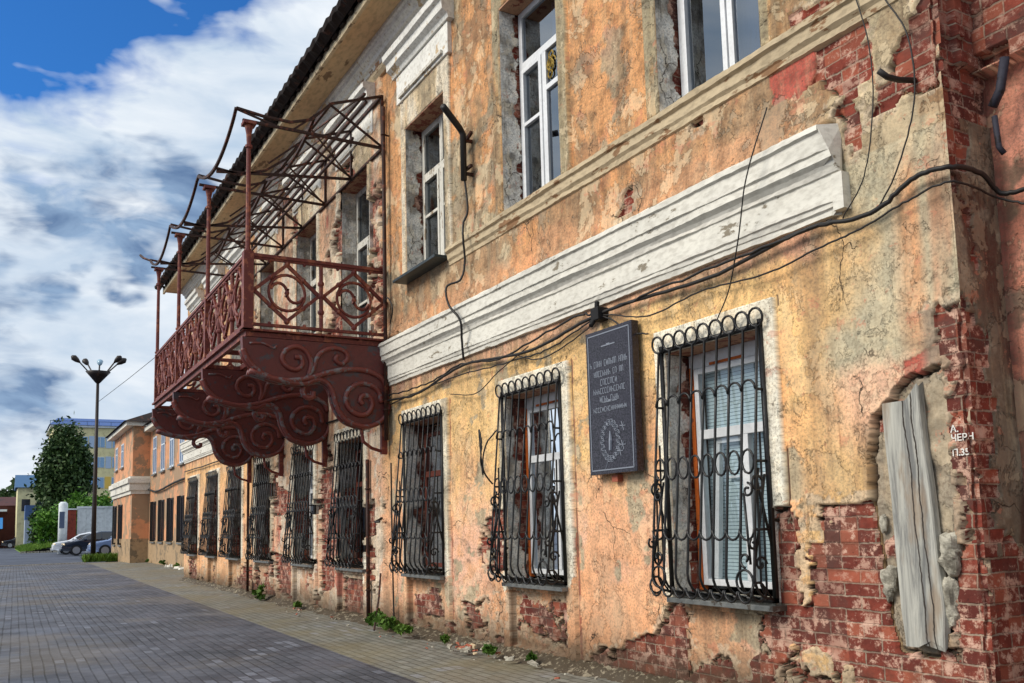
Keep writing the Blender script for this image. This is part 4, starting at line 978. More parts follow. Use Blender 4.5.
def glyphrow(words, zc, hgt, wid):
    n_ = sum(words) + len(words)-1; step_ = wid/n_; x = xc - wid/2
    for wi, wn in enumerate(words):
        for k in range(wn):
            kind = random.randrange(6); w2 = step_*.62; z0_, z1_ = zc-hgt/2, zc+hgt/2; t = .008
            ebar(x, z0_, x, z1_, t)
            if kind in (0, 1, 3): ebar(x+w2, z0_, x+w2, z1_, t)
            if kind in (0, 4): ebar(x, zc, x+w2, zc, t)
            if kind in (1, 2, 5): ebar(x, z1_, x+w2, z1_, t)
            if kind in (2, 5): ebar(x, z0_, x+w2, z0_, t)
            if kind == 3: ebar(x, z0_, x+w2, z1_, t)
            if kind == 4: ebar(x+w2, z0_, x+w2, zc, t)
            x += step_
        x += step_
for words, zc, hg, wd in (((1, 4, 6, 4), 3.24, .062, .66), ((8, 2, 2), 3.135, .058, .52), ((7,), 3.04, .06, .30), ((14,), 2.95, .055, .56), ((4, 4), 2.86-.0, .06, .34), ((15,), 2.755, .045, .58)):
    en = MB(); glyphrow(words, zc - .0, hg, wd); en.build('engraved_text', M['engrave'], P_)
# emblem
ez = 2.42; en = MB()
fe = lambda a, b: (a, ye, b)
for k in range(18):
    an = k/18*2*PI; cxk, czk = xc-.02+.14*math.cos(an), ez+.19*math.sin(an)
    en.tube([(cxk+.034*math.cos(t/6*2*PI), ye, czk+.034*math.sin(t/6*2*PI)) for t in range(6)], .0045, 4, closed=True)
    en.tube([(cxk+.015*math.cos(t/5*2*PI), ye, czk+.015*math.sin(t/5*2*PI)) for t in range(5)], .0045, 4, closed=True)
for q_ in ((.20, .13), (.19, -.06), (.14, -.12)):
    for k in range(6): en.tube([(xc+q_[0], ye, ez+q_[1]), (xc+q_[0]+.05*math.cos(k), ye, ez+q_[1]+.05*math.sin(k))], .005, 4)
en.tube([(xc-.02, ye, ez-.1), (xc-.01, ye, ez), (xc-.02, ye, ez+.1)], [.018, .022, .006], 5); en.tube([(xc-.07, ye, ez-.2), (xc-.12, ye, ez-.29)], .006, 4)
en.build('engraved_emblem', M['engrave'], P_)
for q_ in ((px0+.05, 0), (px1-.05, 0)): pass
MB().box((-7.60, 5.53, 2.0), (-7.50, 5.6, 2.07)).build('brick_packing', M['brickchip'], P_)

# chalk letters on the quoin bricks
for body, z, s_ in (('А.', 2.135, .075), ('ЧЕРН', 2.075, .07), ('П.35', 1.975, .072)):
    cu = bpy.data.curves.new('chalk_writing', 'FONT'); cu.body = body; cu.size = s_*K*.9; cu.extrude = .0012; cu.offset = .0008
    tmp = bpy.data.objects.new('t', cu); col.objects.link(tmp); dg = bpy.context.evaluated_depsgraph_get()
    me = bpy.data.meshes.new_from_object(tmp.evaluated_get(dg)); bpy.data.objects.remove(tmp)
    me.materials.append(mat('chalk', lin((225, 222, 215)), .9)); o = bpy.data.objects.new('chalk_writing', me); col.objects.link(o); o.parent = B
    o.matrix_parent_inverse = Matrix.Translation(Vector((0, 0, 0)))
    o.rotation_euler = (PI/2, 0, 0); o.location = Vector((-3.815, 5.615, z))*K - absloc(B)

# plank leaning in the hole by the corner
pk = MB(); n = 40; vs = []; fs = []
prof = [(-.185, 0), (-.18, -.058), (-.172, -.066), (-.06, -.070), (.06, -.070), (.152, -.066), (.16, -.055), (.165, 0)]
for i in range(n+1):
    t = i/n; z = .72 + 1.72*t; wd = (1 - .10*t)*(1 - .12*max(0, .12-t)/.12)
    for j, (a, b) in enumerate(prof):
        zz = z
        if i == 0: zz += .035*math.sin(j*1.9) - .02
        if i == n: zz = z - .22 + .80*(a+.19) + .02*math.sin(j*3)
        crook = .006*math.sin(t*5) + .003*math.sin(t*13)
        vs.append((-4.09 + a*wd - .075*t + crook, 5.655 + b*(1-.1*t) - .035*(1-t), zz))
    if i:
        k = len(prof)
        for j in range(k-1): fs.append(((i-1)*k+j, (i-1)*k+j+1, i*k+j+1, i*k+j))
fs.append(tuple(range(len(prof)))); fs.append(tuple(n*len(prof)+j for j in range(len(prof))))
pk.add(vs, fs); o = pk.build('wooden_plank', M['plank']); tag(o, 'weathered grey wooden plank standing in the broken plaster by the brick corner', 'plank')
# rubble lumps around the plank (loose masonry)
def lump(c, r, sz, m_, name, label, cat, group):
    mb = MB(); mb.ball(c, r, 22, sz); rs = random.random()*9; cv = np.array(c)
    va = np.array(mb.v); d_ = va - cv; q1 = fbm(va[:, 0]*1.0 + va[:, 1]*.7 + rs, va[:, 2] + va[:, 1]*.5, 9, 4, 7) - .5; mb.v = [tuple(x) for x in (cv + d_*(1 + 1.9*q1[:, None]))]
    o = mb.build(name, m_); tag(o, label, cat, group); return o
for (c, r, sz, lb) in (((-4.40, 5.64, 1.07), .10, (.7, .6, 1.5), 'pale mortar lump left of the plank'), ((-3.90, 5.62, 1.32), .10, (.8, .7, 1.1), 'round mortar lump on the quoin right of the plank'),
                     ((-3.93, 5.64, 1.0), .085, (.7, .6, 2.0), 'tall mortar lump low beside the plank'), ((-4.42, 5.64, 1.55), .06, (.6, .5, 1.6), 'small upper mortar lump at the plank\'s left edge')):
    lump(c, r, sz, M['rubble'], 'mortar_lump', lb, 'mortar lump', 'mortar lumps clinging round the plank')

# bent flag bracket with its cable
fb = thing('flag_bracket', (-10.65, 5.6, 6.3), 'dark bent pipe bracket jutting out between two upper windows', 'bracket')
mb = MB(); mb.tube([(-10.68, 5.46, 6.32), (-10.68, 5.46, 6.98), (-10.66, 5.40, 7.05), (-10.30, 4.98, 7.12)], .045, 8)
mb.v = mb.v; mb.build('pipe', M['cable'], fb, smooth=True)
mb = MB(); mb.bar((-10.82, 5.5, 6.85), (-10.50, 5.5, 6.95), .04, .04); mb.bar((-10.80, 5.52, 6.5), (-10.56, 5.52, 6.5), .04, .04); mb.bar((-10.68, 5.46, 6.9), (-10.68, 5.62, 6.9), .04, .04); mb.bar((-10.68, 5.46, 6.42), (-10.68, 5.62, 6.42), .04, .04)
mb.build('clamp', M['ironthin'], fb)
hk = MB(); hk.tube([(-3.87, 5.62, 4.68), (-3.89, 5.48, 4.66), (-3.90, 5.36, 4.66), (-3.92, 5.30, 4.70)], .022, 7); o = hk.build('iron_hook', M['cable'], smooth=True); tag(o, 'black bent iron hook sticking out of the grey plaster near the corner', 'hook')
dr = MB(); dr.tube([(-3.42, 5.98, 4.72), (-3.46, 5.96, 4.50), (-3.52, 5.95, 4.40)], .032, 8); dr.tube([(-3.50, 5.93, 4.32), (-3.50, 5.95, 4.1), (-3.48, 5.97, 4.05)], .02, 7)
o = dr.build('broken_pipe', weathered('blueish_pipe', lin((50, 50, 62)), lin((34, 30, 32)), .5), smooth=True); tag(o, 'broken blue-grey pipe stub in the dark nook under the upper bricks', 'pipe')
bx = MB(); bx.box((-7.78, 5.46, 3.72), (-7.64, 5.6, 3.86)); bx.tube([(-7.71, 5.5, 3.86), (-7.70, 5.5, 3.93)], .03, 6); bx.tube([(-7.75, 5.48, 3.72), (-7.72, 5.42, 3.66)], .03, 6)
o = bx.build('junction_box', M['boxdark'], bevel=.01); tag(o, 'small black junction box on the cables above the plaque', 'junction box')

# cables
def cable(pts, r, label, jit=.02, n=10, group='black cables strung along the wall'):
    P_ = [Vector(p) for p in pts]; P_ = [P_[0]*2-P_[1]] + P_ + [P_[-1]*2-P_[-2]]; o_ = []
    for i in range(1, len(P_)-2):
        a0, a1, a2, a3 = P_[i-1:i+3]
        for t_ in range(n):
            t = t_/n; v = .5*((2*a1) + (a2-a0)*t + (2*a0-5*a1+4*a2-a3)*t*t + (3*a1-a0-3*a2+a3)*t**3)
            v = v + Vector((0, -abs(random.gauss(0, jit*.25)), random.gauss(0, jit*.25))); o_.append(v)
    o_.append(P_[-2]); o = MB().tube(o_, r, 6).build('cable', M['cable'], smooth=True); return tag(o, label, 'cable', group)
yc = 5.53
cable([(-32, yc, 3.62), (-27, yc, 3.60), (-23, yc, 3.66), (-18, yc, 3.62), (-14.2, yc, 3.66), (-12.6, yc, 3.60), (-10.9, yc, 3.78), (-9.2, yc, 3.66), (-7.6, yc, 3.80), (-6.0, yc, 3.76), (-4.9, yc, 3.86), (-4.25, yc, 3.80), (-3.9, yc, 3.93), (-3.62, 5.55, 3.93), (-3.58, 5.85, 3.92), (-3.55, 6.05, 3.80), (-3.2, 6.05, 3.80), (-2, 6.06, 3.9), (4, 6.06, 3.8)], .018, 'thick black cable running under the cornice the whole length of the facade', .015)
cable([(-14, yc, 3.74), (-12.2, yc, 3.70), (-11.0, yc, 3.80), (-9.8, yc, 3.70), (-8.2, yc, 3.86), (-7.7, yc, 3.80), (-6.6, yc-.02, 3.82), (-5.2, yc-.02, 3.84), (-4.6, yc, 3.86)], .012, 'thin black cable hugging the thick one below the white cornice', .03)
cable([(-13.6, yc, 3.58), (-11.4, yc, 3.66), (-9.5, yc, 3.60), (-8.6, yc, 3.62), (-7.7, yc, 3.76), (-7.2, yc, 3.5), (-6.9, yc, 3.42)], .009, 'thin cable dropping from the junction box toward the nearest barred window', .02)
cable([(-9.6, yc, 3.70), (-8.9, yc, 3.52), (-8.0, yc, 3.66), (-7.7, yc, 3.78), (-6.9, yc, 3.60), (-6.1, yc, 3.66), (-5.3, yc, 3.62), (-4.7, yc, 3.68), (-4.3, yc, 3.72), (-3.9, yc, 3.80), (-3.6, 5.56, 3.82), (-3.56, 6.0, 3.76), (-3.3, 6.06, 3.6), (-3.15, 6.08, 3.3), (-3.2, 6.1, 2.9), (-3.24, 6.1, 2.6)], .008, 'thin cable sagging round the corner and down the salmon wall', .012)
cable([(-11.4, yc+.02, 3.44), (-10.6, yc, 3.34), (-9.9, yc-.03, 3.52), (-9.2, yc, 3.72)], .007, 'fine wire looping between the second and third barred windows', .004)
cable([(-4.35, yc, 6.6), (-4.30, yc, 5.8), (-4.16, yc, 5.1), (-4.16, yc, 4.6), (-4.28, yc, 4.1), (-4.5, yc, 3.84)], .005, 'fine wire hanging down the brick patch left of the hook', .01)
cable([(-4.16, yc, 6.2), (-4.05, yc, 5.5), (-3.84, yc, 5.0), (-3.82, yc, 4.5), (-4.0, yc, 4.05), (-4.2, yc, 3.80)], .006, 'wire hanging down the plaster edge right of the hook', .008)
cable([(-10.68, 5.47, 6.35), (-10.66, 5.50, 5.9), (-10.72, 5.46, 5.72), (-10.70, 5.44, 5.5), (-10.78, 5.5, 5.2), (-10.82, 5.45, 4.95), (-10.95, 5.3, 4.86), (-10.90, 5.3, 4.6), (-10.72, 5.38, 4.35), (-10.80, 5.44, 4.1), (-10.88, 5.5, 3.84)], .017, 'dark cable dropping from the bent pipe bracket across the white cornice', .006)
cable([(-5.0, yc-.2, 4.9), (-5.25, yc-.22, 4.4), (-5.5, yc-.1, 3.98), (-5.75, yc, 3.6), (-5.9, yc-.02, 3.35)], .006, 'fine wire crossing the right end of the white cornice', .004)
cable([(-13.72, 5.5, 5.3), (-13.5, 5.46, 5.32), (-13.3, 5.46, 5.1), (-13.5, 5.5, 4.9)], .012, 'short loose wire end beside the drainpipe', .004)
cable([(-9.95, 5.5, 2.8), (-10.1, 5.4, 2.6), (-10.15, 5.38, 2.3), (-9.98, 5.42, 2.1), (-9.85, 5.2, 2.3), (-9.8, 5.18, 2.6), (-9.9, 5.2, 2.75), (-9.82, 5.2, 2.2)], .01, 'tangled wire looped on the second window\'s grille', .01)
cable([(-13.58, 5.52, 2.62), (-13.57, 5.52, 1.5), (-13.55, 5.53, .1)], .014, 'straight dark cable down to the pavement left of the third barred window', .004)
pt = MB(); pt.tube([(-14.0, 5.5, 1.72), (-13.75, 5.42, 1.74), (-13.72, 5.3, 1.68), (-13.3, 5.2, 1.68)], .02, 6); o = pt.build('iron_hook', M['cable'], smooth=True); tag(o, 'thin black iron hook beside the third barred window', 'hook')
# small bits of loose metal at the middle bay
sp_ = MB(); sp_.tube([(-15.2, 5.5, .7), (-14.9, 5.3, .55), (-14.5, 5.1, .02)], .02, 6); 
o = MB().tube([(-13.9, 5.45, .85), (-13.6, 5.3, .5), (-13.3, 5.1, .03)], .016, 6).build('iron_rod', M['ironthin']); tag(o, 'thin rusty rod leaning on the wall above the weeds', 'rod')

# ------------------------------------------------------------------ wall foot: dirt, rubble, weeds
dm = MB(); n = 700; vs = []; fs = []
for i in range(n+1):
    x = -32 + 28.3*i/n; wv = .13 + .06*math.sin(x*1.9) + .05*math.sin(x*5.1) + .03*math.sin(x*17) + random.uniform(0, .07)
    if x < -24: wv *= .5
    vs += [(x, 5.66, .10 + random.uniform(-.02, .03)), (x, 5.56-wv*.35, .07 + random.uniform(-.02, .02)), (x, 5.56 - wv*.7, .035+random.uniform(-.01, .01)), (x, 5.56 - wv - .05, -.01)]
    if i:
        for j in range(3): fs.append((4*i-4+j, 4*i+j, 4*i+j+1, 4*i-3+j))
o = dm.add(vs, fs).build('dirt_strip', weathered('dark_soil', lin((78, 68, 54)), lin((142, 132, 112)), .55, scale=16), smooth=True); tag(o, kind='structure')
def chip(x, y, z, s_, m_, lb, grp, nm='rubble_piece'):
    mb = MB(); q = [Vector((random.uniform(-1, 1), random.uniform(-1, 1), 0)).normalized() for _ in range(6)]
    q.sort(key=lambda v: math.atan2(v.y, v.x)); t = random.uniform(.25, .5)*s_; tl = random.uniform(-.25, .25); tl2 = random.uniform(-.25, .25)
    P0 = [(x+v.x*s_*random.uniform(.7, 1.15), y+v.y*s_*.7) for v in q]
    n_ = 6; vs = [(a, b, z + tl*(a-x)+tl2*(b-y)) for a, b in P0] + [(x+(a-x)*.85, y+(b-y)*.85, z+t + tl*(a-x)+tl2*(b-y)) for a, b in P0]
    mb.add(vs, [tuple(range(n_)), tuple(range(2*n_-1, n_-1, -1))] + [(i, n_+i, n_+(i+1) % n_, (i+1) % n_) for i in range(n_)])
    o = mb.build(nm, m_); tag(o, lb, 'rubble', grp)
for k in range(22):
    x = random.uniform(-10.9, -9.6); chip(x, 5.2 + random.uniform(-.12, .2), .05, random.uniform(.03, .09), (M['rubble'], M['sillcourse'], M['brickchip'])[k % 3], 'flat chips of fallen plaster and brick heaped at the wall foot between windows', 'fallen plaster chips in the heap')
for k in range(60):
    x = random.uniform(-20, -5.6); chip(x, 5.1 + random.uniform(-.25, .3), .035, random.uniform(.012, .045), M['rubble'] if k % 3 else M['brickchip'], 'small stray stones scattered along the wall foot', 'stray stones along the wall')
for (x, z, lb) in ((-9.25, .05, 'white broken stone pair at the wall foot'), (-8.75, .05, 'pale pointed stone lying by the bare brick plinth')): chip(x, 5.2, z, .09, M['rubble'], lb, 'pale stones at the wall foot')

def leafcloud(name, m_, centre, rad, n_, leaf, parent=None, seed=0, cone=0.0):
    """many small leaf faces through an ellipsoid made of clumps"""
    r = np.random.default_rng(seed); c = np.array(centre); rad = np.array(rad)
    ncl = max(6, int(n_/90)); cl = r.normal(size=(ncl, 3)); cl /= np.linalg.norm(cl, axis=1)[:, None]; cl *= (r.random((ncl, 1))**.45)*.86
    idx = r.integers(0, ncl, n_); off = r.normal(size=(n_, 3))*.15
    p = cl[idx] + off
    if cone: p[:, :2] *= (1 - cone*np.clip((p[:, 2:3]+.2)/1.2, 0, 1))
    p = p*rad + c
    a = r.normal(size=(n_, 3)); a /= np.linalg.norm(a, axis=1)[:, None]; b = np.cross(a, r.normal(size=(n_, 3))); b /= np.linalg.norm(b, axis=1)[:, None]
    s_ = leaf*(.6 + .8*r.random((n_, 1)))
    V_ = np.stack([p - a*s_, p + b*s_*.55, p + a*s_, p - b*s_*.55], 1).reshape(-1, 3)
    off_ = np.array(absloc(parent)) if parent else 0
    me = bpy.data.meshes.new(name); me.vertices.add(len(V_)); me.vertices.foreach_set('co', (V_*K - off_).astype(np.float32).ravel())
    q = np.arange(len(V_), dtype=np.int32); me.loops.add(len(q)); me.loops.foreach_set('vertex_index', q)
    me.polygons.add(n_); me.polygons.foreach_set('loop_start', np.arange(0, 4*n_, 4, dtype=np.int32)); me.polygons.foreach_set('loop_total', np.full(n_, 4, dtype=np.int32)); me.update(calc_edges=True)
    me.materials.append(m_); o = bpy.data.objects.new(name, me); col.objects.link(o)
    if parent: o.parent = parent
    return o
def weed(x, y, s_, lb, seed):
    o = leafcloud('weed', M['weed'], (x, y, .07+s_*.35), (s_, s_*.55, s_*.42), int(260*s_/.3), .05, None, seed); tag(o, lb, 'weed', 'weeds at the foot of the old building')
weed(-13.55, 5.22, .34, 'leafy green weed clump at the rusty rod, left of the third barred window', 1); weed(-12.95, 5.2, .30, 'green weed clump under the third barred window', 2); weed(-12.3, 5.15, .24, 'green weed clump nearest the plaster chips', 3)
weed(-21.0, 5.3, .33, 'green weed clump far along the wall below the balcony', 4); weed(-9.7, 5.18, .12, 'small green tuft beside the plaster chips', 5); weed(-9.0, 5.32, .07, 'tiny green tuft by the white stones', 6)
weed(-11.2, 5.3, .08, 'small weed just right of the third window\'s brick apron', 10)
weed(-18.0, 5.3, .14, 'low tuft by the brick pier under the balcony', 7)

# ------------------------------------------------------------------ orange far building
FM = weathered('orange_plaster', lin((220, 158, 116)), lin((166, 138, 110)), .8, scale=.9, dirt=lin((150, 118, 90)))
FG = weathered('stained_grey_plinth', lin((178, 150, 116)), lin((128, 112, 90)), .6, scale=1.6)
Fb = thing('corner_pavilion_building', (-53, 7.4, 0), 'low orange two-storey building with projecting corner block at the end of the street', 'building')
MB().box((-62.5, 6.5, 1.3), (-53.5, 14, 7.7)).build('pavilion_block', FM, Fb)
MB().box((-62.52, 6.46, -.1), (-53.46, 13, 1.3)).build('plinth', FG, Fb)
MB().box((-53.49, 7.4, 1.2), (-32.35, 14, 7.3)).build('wall', FM, Fb)
MB().box((-53.45, 7.36, -.1), (-32.35, 13, 1.2)).build('plinth', FG, Fb)
mb = MB()
for (o_, z0, z1) in ((.08, 3.75, 3.95), (.16, 3.95, 4.35), (.26, 4.35, 4.6), (.12, 4.6, 4.72)): mb.box((-62.5-o_, 6.5-o_, z0), (-53.5+o_, 7.4, z1))
mb.build('cornice_band', M['cornice'], Fb)
MB().box((-62.9, 6.1, 7.5), (-53.1, 7.2, 7.75)).build('eaves_board', M['cornice'], Fb)
MB().box((-53.1, 7.0, 7.15), (-32.3, 7.4, 7.4)).build('eaves_board', M['cornice'], Fb)
MB().add([(-63, 5.95, 7.72), (-52.9, 5.95, 7.72), (-52.9, 14, 7.72), (-63, 14, 7.72), (-60, 9.5, 9.6), (-55, 9.5, 9.2)], [(0, 1, 5, 4), (1, 2, 5), (2, 3, 4, 5), (3, 0, 4)]).build('roof', M['rooftin'], Fb)
MB().add([(-52.9, 6.85, 7.42), (-32.3, 6.85, 7.42), (-32.3, 12, 9.4), (-52.9, 12, 9.4)], [(0, 1, 2, 3)]).build('roof', M['rooftin'], Fb)
WB = mat('far_window_frame', lin((206, 216, 226)), .4); WD = mat('far_dark_glass', lin((40, 44, 54)), .1); WL = mat('far_sky_glass', lin((110, 130, 160)), .12)
def fwin(a, b, z0, z1, y, up):
    f = MB()
    frame_rect(f, a, b, z0, z1, y-.04, .09, .08); f.box(((a+b)/2-.04, y-.04, z0), ((a+b)/2+.04, y+.04, z1)); f.box((a, y-.035, z0+(z1-z0)*.66), (b, y+.03, z0+(z1-z0)*.66+.07)) if up else None
    if not up:
        for k in range(1, 6): f.box((a+(b-a)*k/6-.012, y-.16, z0), (a+(b-a)*k/6+.012, y-.13, z1))
    w_ = f.build('window', WB if up else M['grille'], Fb); MB().box((a+.05, y-.015, z0+.05), (b-.05, y-.005, z1-.05)).build('pane', WL if up else WD, w_)
    MB().box((a-.08, y-.12, z0-.1), (b+.08, y+.02, z0-.02)).build('sill', M['sillmetal'], w_)
for x in (-60.9, -58.0):
    fwin(x-.55, x+.55, 5.5, 6.9, 6.5, True); fwin(x-.5, x+.5, .95, 3.3, 6.5, False)
for x in (-51.6, -48.9, -46.2, -43.4, -40.6, -37.8, -35.0):
    fwin(x-.6, x+.6, 4.75, 6.75, 7.4, True); fwin(x-.6, x+.6, 1.15, 3.25, 7.4, False)
cable([(-53.4, 7.34, 4.0), (-50, 7.3, 3.75), (-44, 7.3, 3.95), (-38, 7.3, 4.0), (-32.4, 7.3, 4.1)], .05, 'black cable sagging across the far orange building')
for k, (x, s_) in enumerate(((-52, .22), (-47, .3), (-43, .25), (-60.5, .2))): weed(x, 7.15 if x > -53 else 6.3, s_, ('small weed tuft in the recess corner of the orange building', 'weed tuft at the middle of the orange building\'s recessed wall', 'weed tuft nearest the old building on the orange wall', 'weed tuft at the front of the projecting orange block')[k], 20+k)
for k in range(5): chip(-45+k*1.3, 7.1, .02, .28, M['cornice'], 'broken pale stones along the orange building\'s foot', 'pale stones by the orange building')

# ------------------------------------------------------------------ street lamp
Lp = thing('street_lamp', (-60, 5.2, 0), 'tall dark street lamp with five splayed heads beside the parked cars', 'street lamp')
lx, ly = -60, 5.2
MB().tube([(lx, ly, 0), (lx, ly, 3), (lx, ly, 10.9)], [.15, .13, .085], 12).build('pole', M['steel'], Lp, smooth=True)
MB().tube([(lx, ly, 10.8), (lx, ly, 11.25), (lx, ly, 11.5)], [.12, .5, .72], 12).build('funnel', M['steel'], Lp, smooth=True)
for k, (ang, ln) in enumerate(((-100, .95), (-150, .9), (170, .6), (60, .85), (95, 1.05))):
    a_ = math.radians(ang); dv = Vector((math.cos(a_), math.sin(a_), 0)); p0 = Vector((lx, ly, 11.5)) + dv*.55; 
    p1 = p0 + dv*ln*.5 + Vector((0, 0, .55)); p2 = p0 + dv*ln + Vector((0, 0, .95))
    ar = MB().tube([p0, p1], .045, 6).build('arm', M['steel'], Lp)
    MB().tube([p1, p1+(p2-p1)*.35, p1+(p2-p1)*.75, p2], [.05, .15, .19, .06], 8).build('lamp_head', M['steel'] if k != 2 else M['lampglass'], ar, smooth=True)
wr = MB().tube([(lx, ly, 9.6), (lx+10, ly+.6, 9.6), (lx+27, 7.2, 10.1)], .018, 4); o = wr.build('cable', M['cable']); tag(o, 'thin overhead wire running from the street lamp to the old building', 'cable')

# ------------------------------------------------------------------ cars (nose toward -y)
def car(x, y, colr, label, scale=1., suv=False):
    c = thing('parked_car', (x, y, 0), label, 'car', 'cars parked by the fence'); pm = mat('car_paint', colr, .25, .2, .6)
    pm.node_tree.nodes['Principled BSDF'].inputs['Coat Weight'].default_value = .6
    S_ = scale; H_ = 1.12 if suv else 1.
    prof = [(-2.7, .42), (-2.72, .75), (-2.5, 1.02), (-1.5, 1.17), (-.75, 1.64*H_), (.1, 1.82*H_), (1.1, 1.80*H_), (2.0, 1.55*H_), (2.55, 1.25), (2.68, .9), (2.65, .45), (2.15, .33), (-2.2, .33)]
    hw = 1.05; n_ = len(prof); vs = []
    for side_ in (-1, 1):
        for (a, b) in prof:
            w2 = hw*(1 if b < 1.2 else 1-.30*(b-1.2)/.7); w2 *= (1 - .10*(abs(a)/2.7)**4); vs.append((x + side_*w2*S_, y + a*S_, b*S_))
    fs = [(i, n_+i, n_+(i+1) % n_, (i+1) % n_) for i in range(n_)] + [tuple(range(n_)), tuple(range(2*n_-1, n_-1, -1))]
    body = MB().add(vs, fs).build('body', pm, c, bevel=.06)
    for side_ in (-1, 1):
        def sp(a, b):
            w2 = hw*(1-.30*(b-1.2)/.7 if b > 1.2 else 1)*(1 - .10*(abs(a)/2.7)**4); return (x + side_*(w2+.012)*S_, y + a*S_, b*S_)
        for q in ([(-1.32, 1.22), (-.66, 1.58*H_), (0.05, 1.70*H_), (0.05, 1.22)], [(.14, 1.22), (.14, 1.70*H_), (1.05, 1.69*H_), (1.15, 1.22)], [(1.24, 1.22), (1.14, 1.68*H_), (1.75, 1.55*H_), (2.1, 1.3)]):
            MB().add([sp(*t) for t in q], [(0, 1, 2, 3)]).build('side_window', M['carglass'], c)
        MB().box((x+side_*1.05*S_, y-.15*S_, 1.02*S_), (x+side_*1.08*S_, y+.05*S_, 1.07*S_)).build('door_handle', M['rim'], c)
        MB().ball((x+side_*1.15*S_, y-1.05*S_, 1.25*S_), .12*S_, 6).build('wing_mirror', pm, c)
        for a in (-1.68, 1.62):
            cyl_ = MB(); cyl_.tube([(x+side_*.86*S_, y+a*S_, .42*S_), (x+side_*1.07*S_, y+a*S_, .42*S_)], .41*S_, 20)
            w_ = cyl_.build('wheel', M['tyre'], c); MB().tube([(x+side_*1.06*S_, y+a*S_, .42*S_), (x+side_*1.085*S_, y+a*S_, .42*S_)], .27*S_, 16).build('rim', M['rim'], w_)
        MB().ball((x+side_*.82*S_, y-2.52*S_, .86*S_), .17*S_, 7, (1.1, .7, .7)).build('headlight', mat('headlight', lin((230, 200, 150)), .1), c)
        MB().ball((x+side_*.90*S_, y+2.58*S_, 1.0*S_), .13*S_, 7, (.6, .5, 1.2)).build('tail_light', mat('tail_light', lin((170, 30, 24)), .2), c)
    MB().add([(x-.78*S_, y-1.50*S_, 1.22*S_), (x+.78*S_, y-1.50*S_, 1.22*S_), (x+.72*S_, y-.80*S_, 1.63*H_*S_), (x-.72*S_, y-.80*S_, 1.63*H_*S_)], [(0, 1, 2, 3)]).build('windscreen', M['carglass'], c)
    MB().box((x-.9*S_, y-2.78*S_, .38*S_), (x+.9*S_, y-2.6*S_, .55*S_)).build('bumper', pm, c)
car(-84.5, 6.9, lin((244, 246, 250)), 'white car farthest back, its nose showing past the dark car')
car(-79, 7.25, lin((34, 44, 62)), 'dark blue car parked between the white one and the pale blue one')
car(-73.5, 8.75, lin((138, 160, 200)), 'pale blue car closest, half hidden by the orange building')
car(-142, 3.6, lin((30, 32, 42)), 'small dark car far off beside the brown shed', 1.0)

# ------------------------------------------------------------------ background
def simple(name, label, cat, parts, loc, group=None):
    t = thing(name, loc, label, cat, group)
    for nm, mb, m_ in parts: mb.build(nm, m_, t)
    return t
WF = weathered('white_fence', lin((214, 220, 222)), lin((180, 184, 188)), .3, scale=1)
ft = thing('white_fence', (-89, 8, 0), 'tall white panel fence behind the parked cars', 'fence')
mbp = MB(); mbp.box((-89.1, 6.35, .2), (-88.95, 12, 4.0)); mbp.build('panels', WF, ft)
mb = MB(); mb.box((-88.95, 6.3, 3.95), (-88.85, 12, 4.1))
for k in range(8): mb.box((-88.95, 6.35+k*.75, 0), (-88.87, 6.45+k*.75, 4.0))
mb.build('posts', WF, ft)
simple('brick_pier', 'red brick pier between the white pillar and the white fence', 'pier', [('pier', MB().box((-89.4, 5.45, 0), (-88.7, 6.25, 3.8)), weathered('far_brick', lin((140, 62, 46)), lin((110, 48, 38)), .5, scale=2)), ('cap', MB().box((-89.5, 5.4, 3.8), (-88.6, 6.3, 3.92)), WF)], (-89, 5.9, 0))
pil = thing('advertising_pillar', (-87, 5.1, 0), 'pale round-topped pillar with a dark notice left of the cars', 'pillar')
MB().tube([(-87, 5.1, 0), (-87, 5.1, 4.3), (-87, 5.1, 4.45)], [.36, .36, .2], 14).build('column', WF, pil, smooth=True); MB().box((-86.66, 4.80, 2.2), (-86.6, 5.2, 3.6)).build('notice', mat('notice', lin((70, 84, 110)), .5), pil)
# five storey building
yb_ = thing('office_building', (-190, 24, 0), 'pale yellow five-storey block with blue roof behind the big tree', 'building')
YW = weathered('pale_yellow_wall', lin((232, 222, 172)), lin((206, 196, 150)), .4, scale=.4)
MB().box((-206, 9, -.05), (-190, 44, 22)).build('wall', YW, yb_)
MB().box((-206.5, 8.5, 22), (-189.5, 44.5, 22.4)).build('cornice', WF, yb_)
MB().add([(-189.3, 8.3, 22.4), (-189.3, 44.6, 22.4), (-195, 43, 24.3), (-195, 10, 24.3), (-206, 8.3, 22.4), (-206, 44.6, 22.4)], [(0, 1, 2, 3), (3, 2, 5, 4), (0, 3, 4), (1, 5, 2)]).build('roof', mat('blue_tin', lin((62, 92, 150)), .5), yb_)
wf = MB()
for k in range(18): wf.box((-189.3, 8.4+k*2.1, 22.4), (-189.2, 8.5+k*2.1, 23.1))
wf.box((-189.3, 8.4, 23.05), (-189.2, 44.5, 23.15)); wf.build('roof_rail', mat('rail_blue', lin((90, 110, 150)), .5), yb_)
PW = mat('far_pane', lin((120, 160, 196)), .1); YP = mat('ochre_panel', lin((222, 186, 90)), .8); PP = mat('pale_blue_panel', lin((170, 190, 214)), .8)
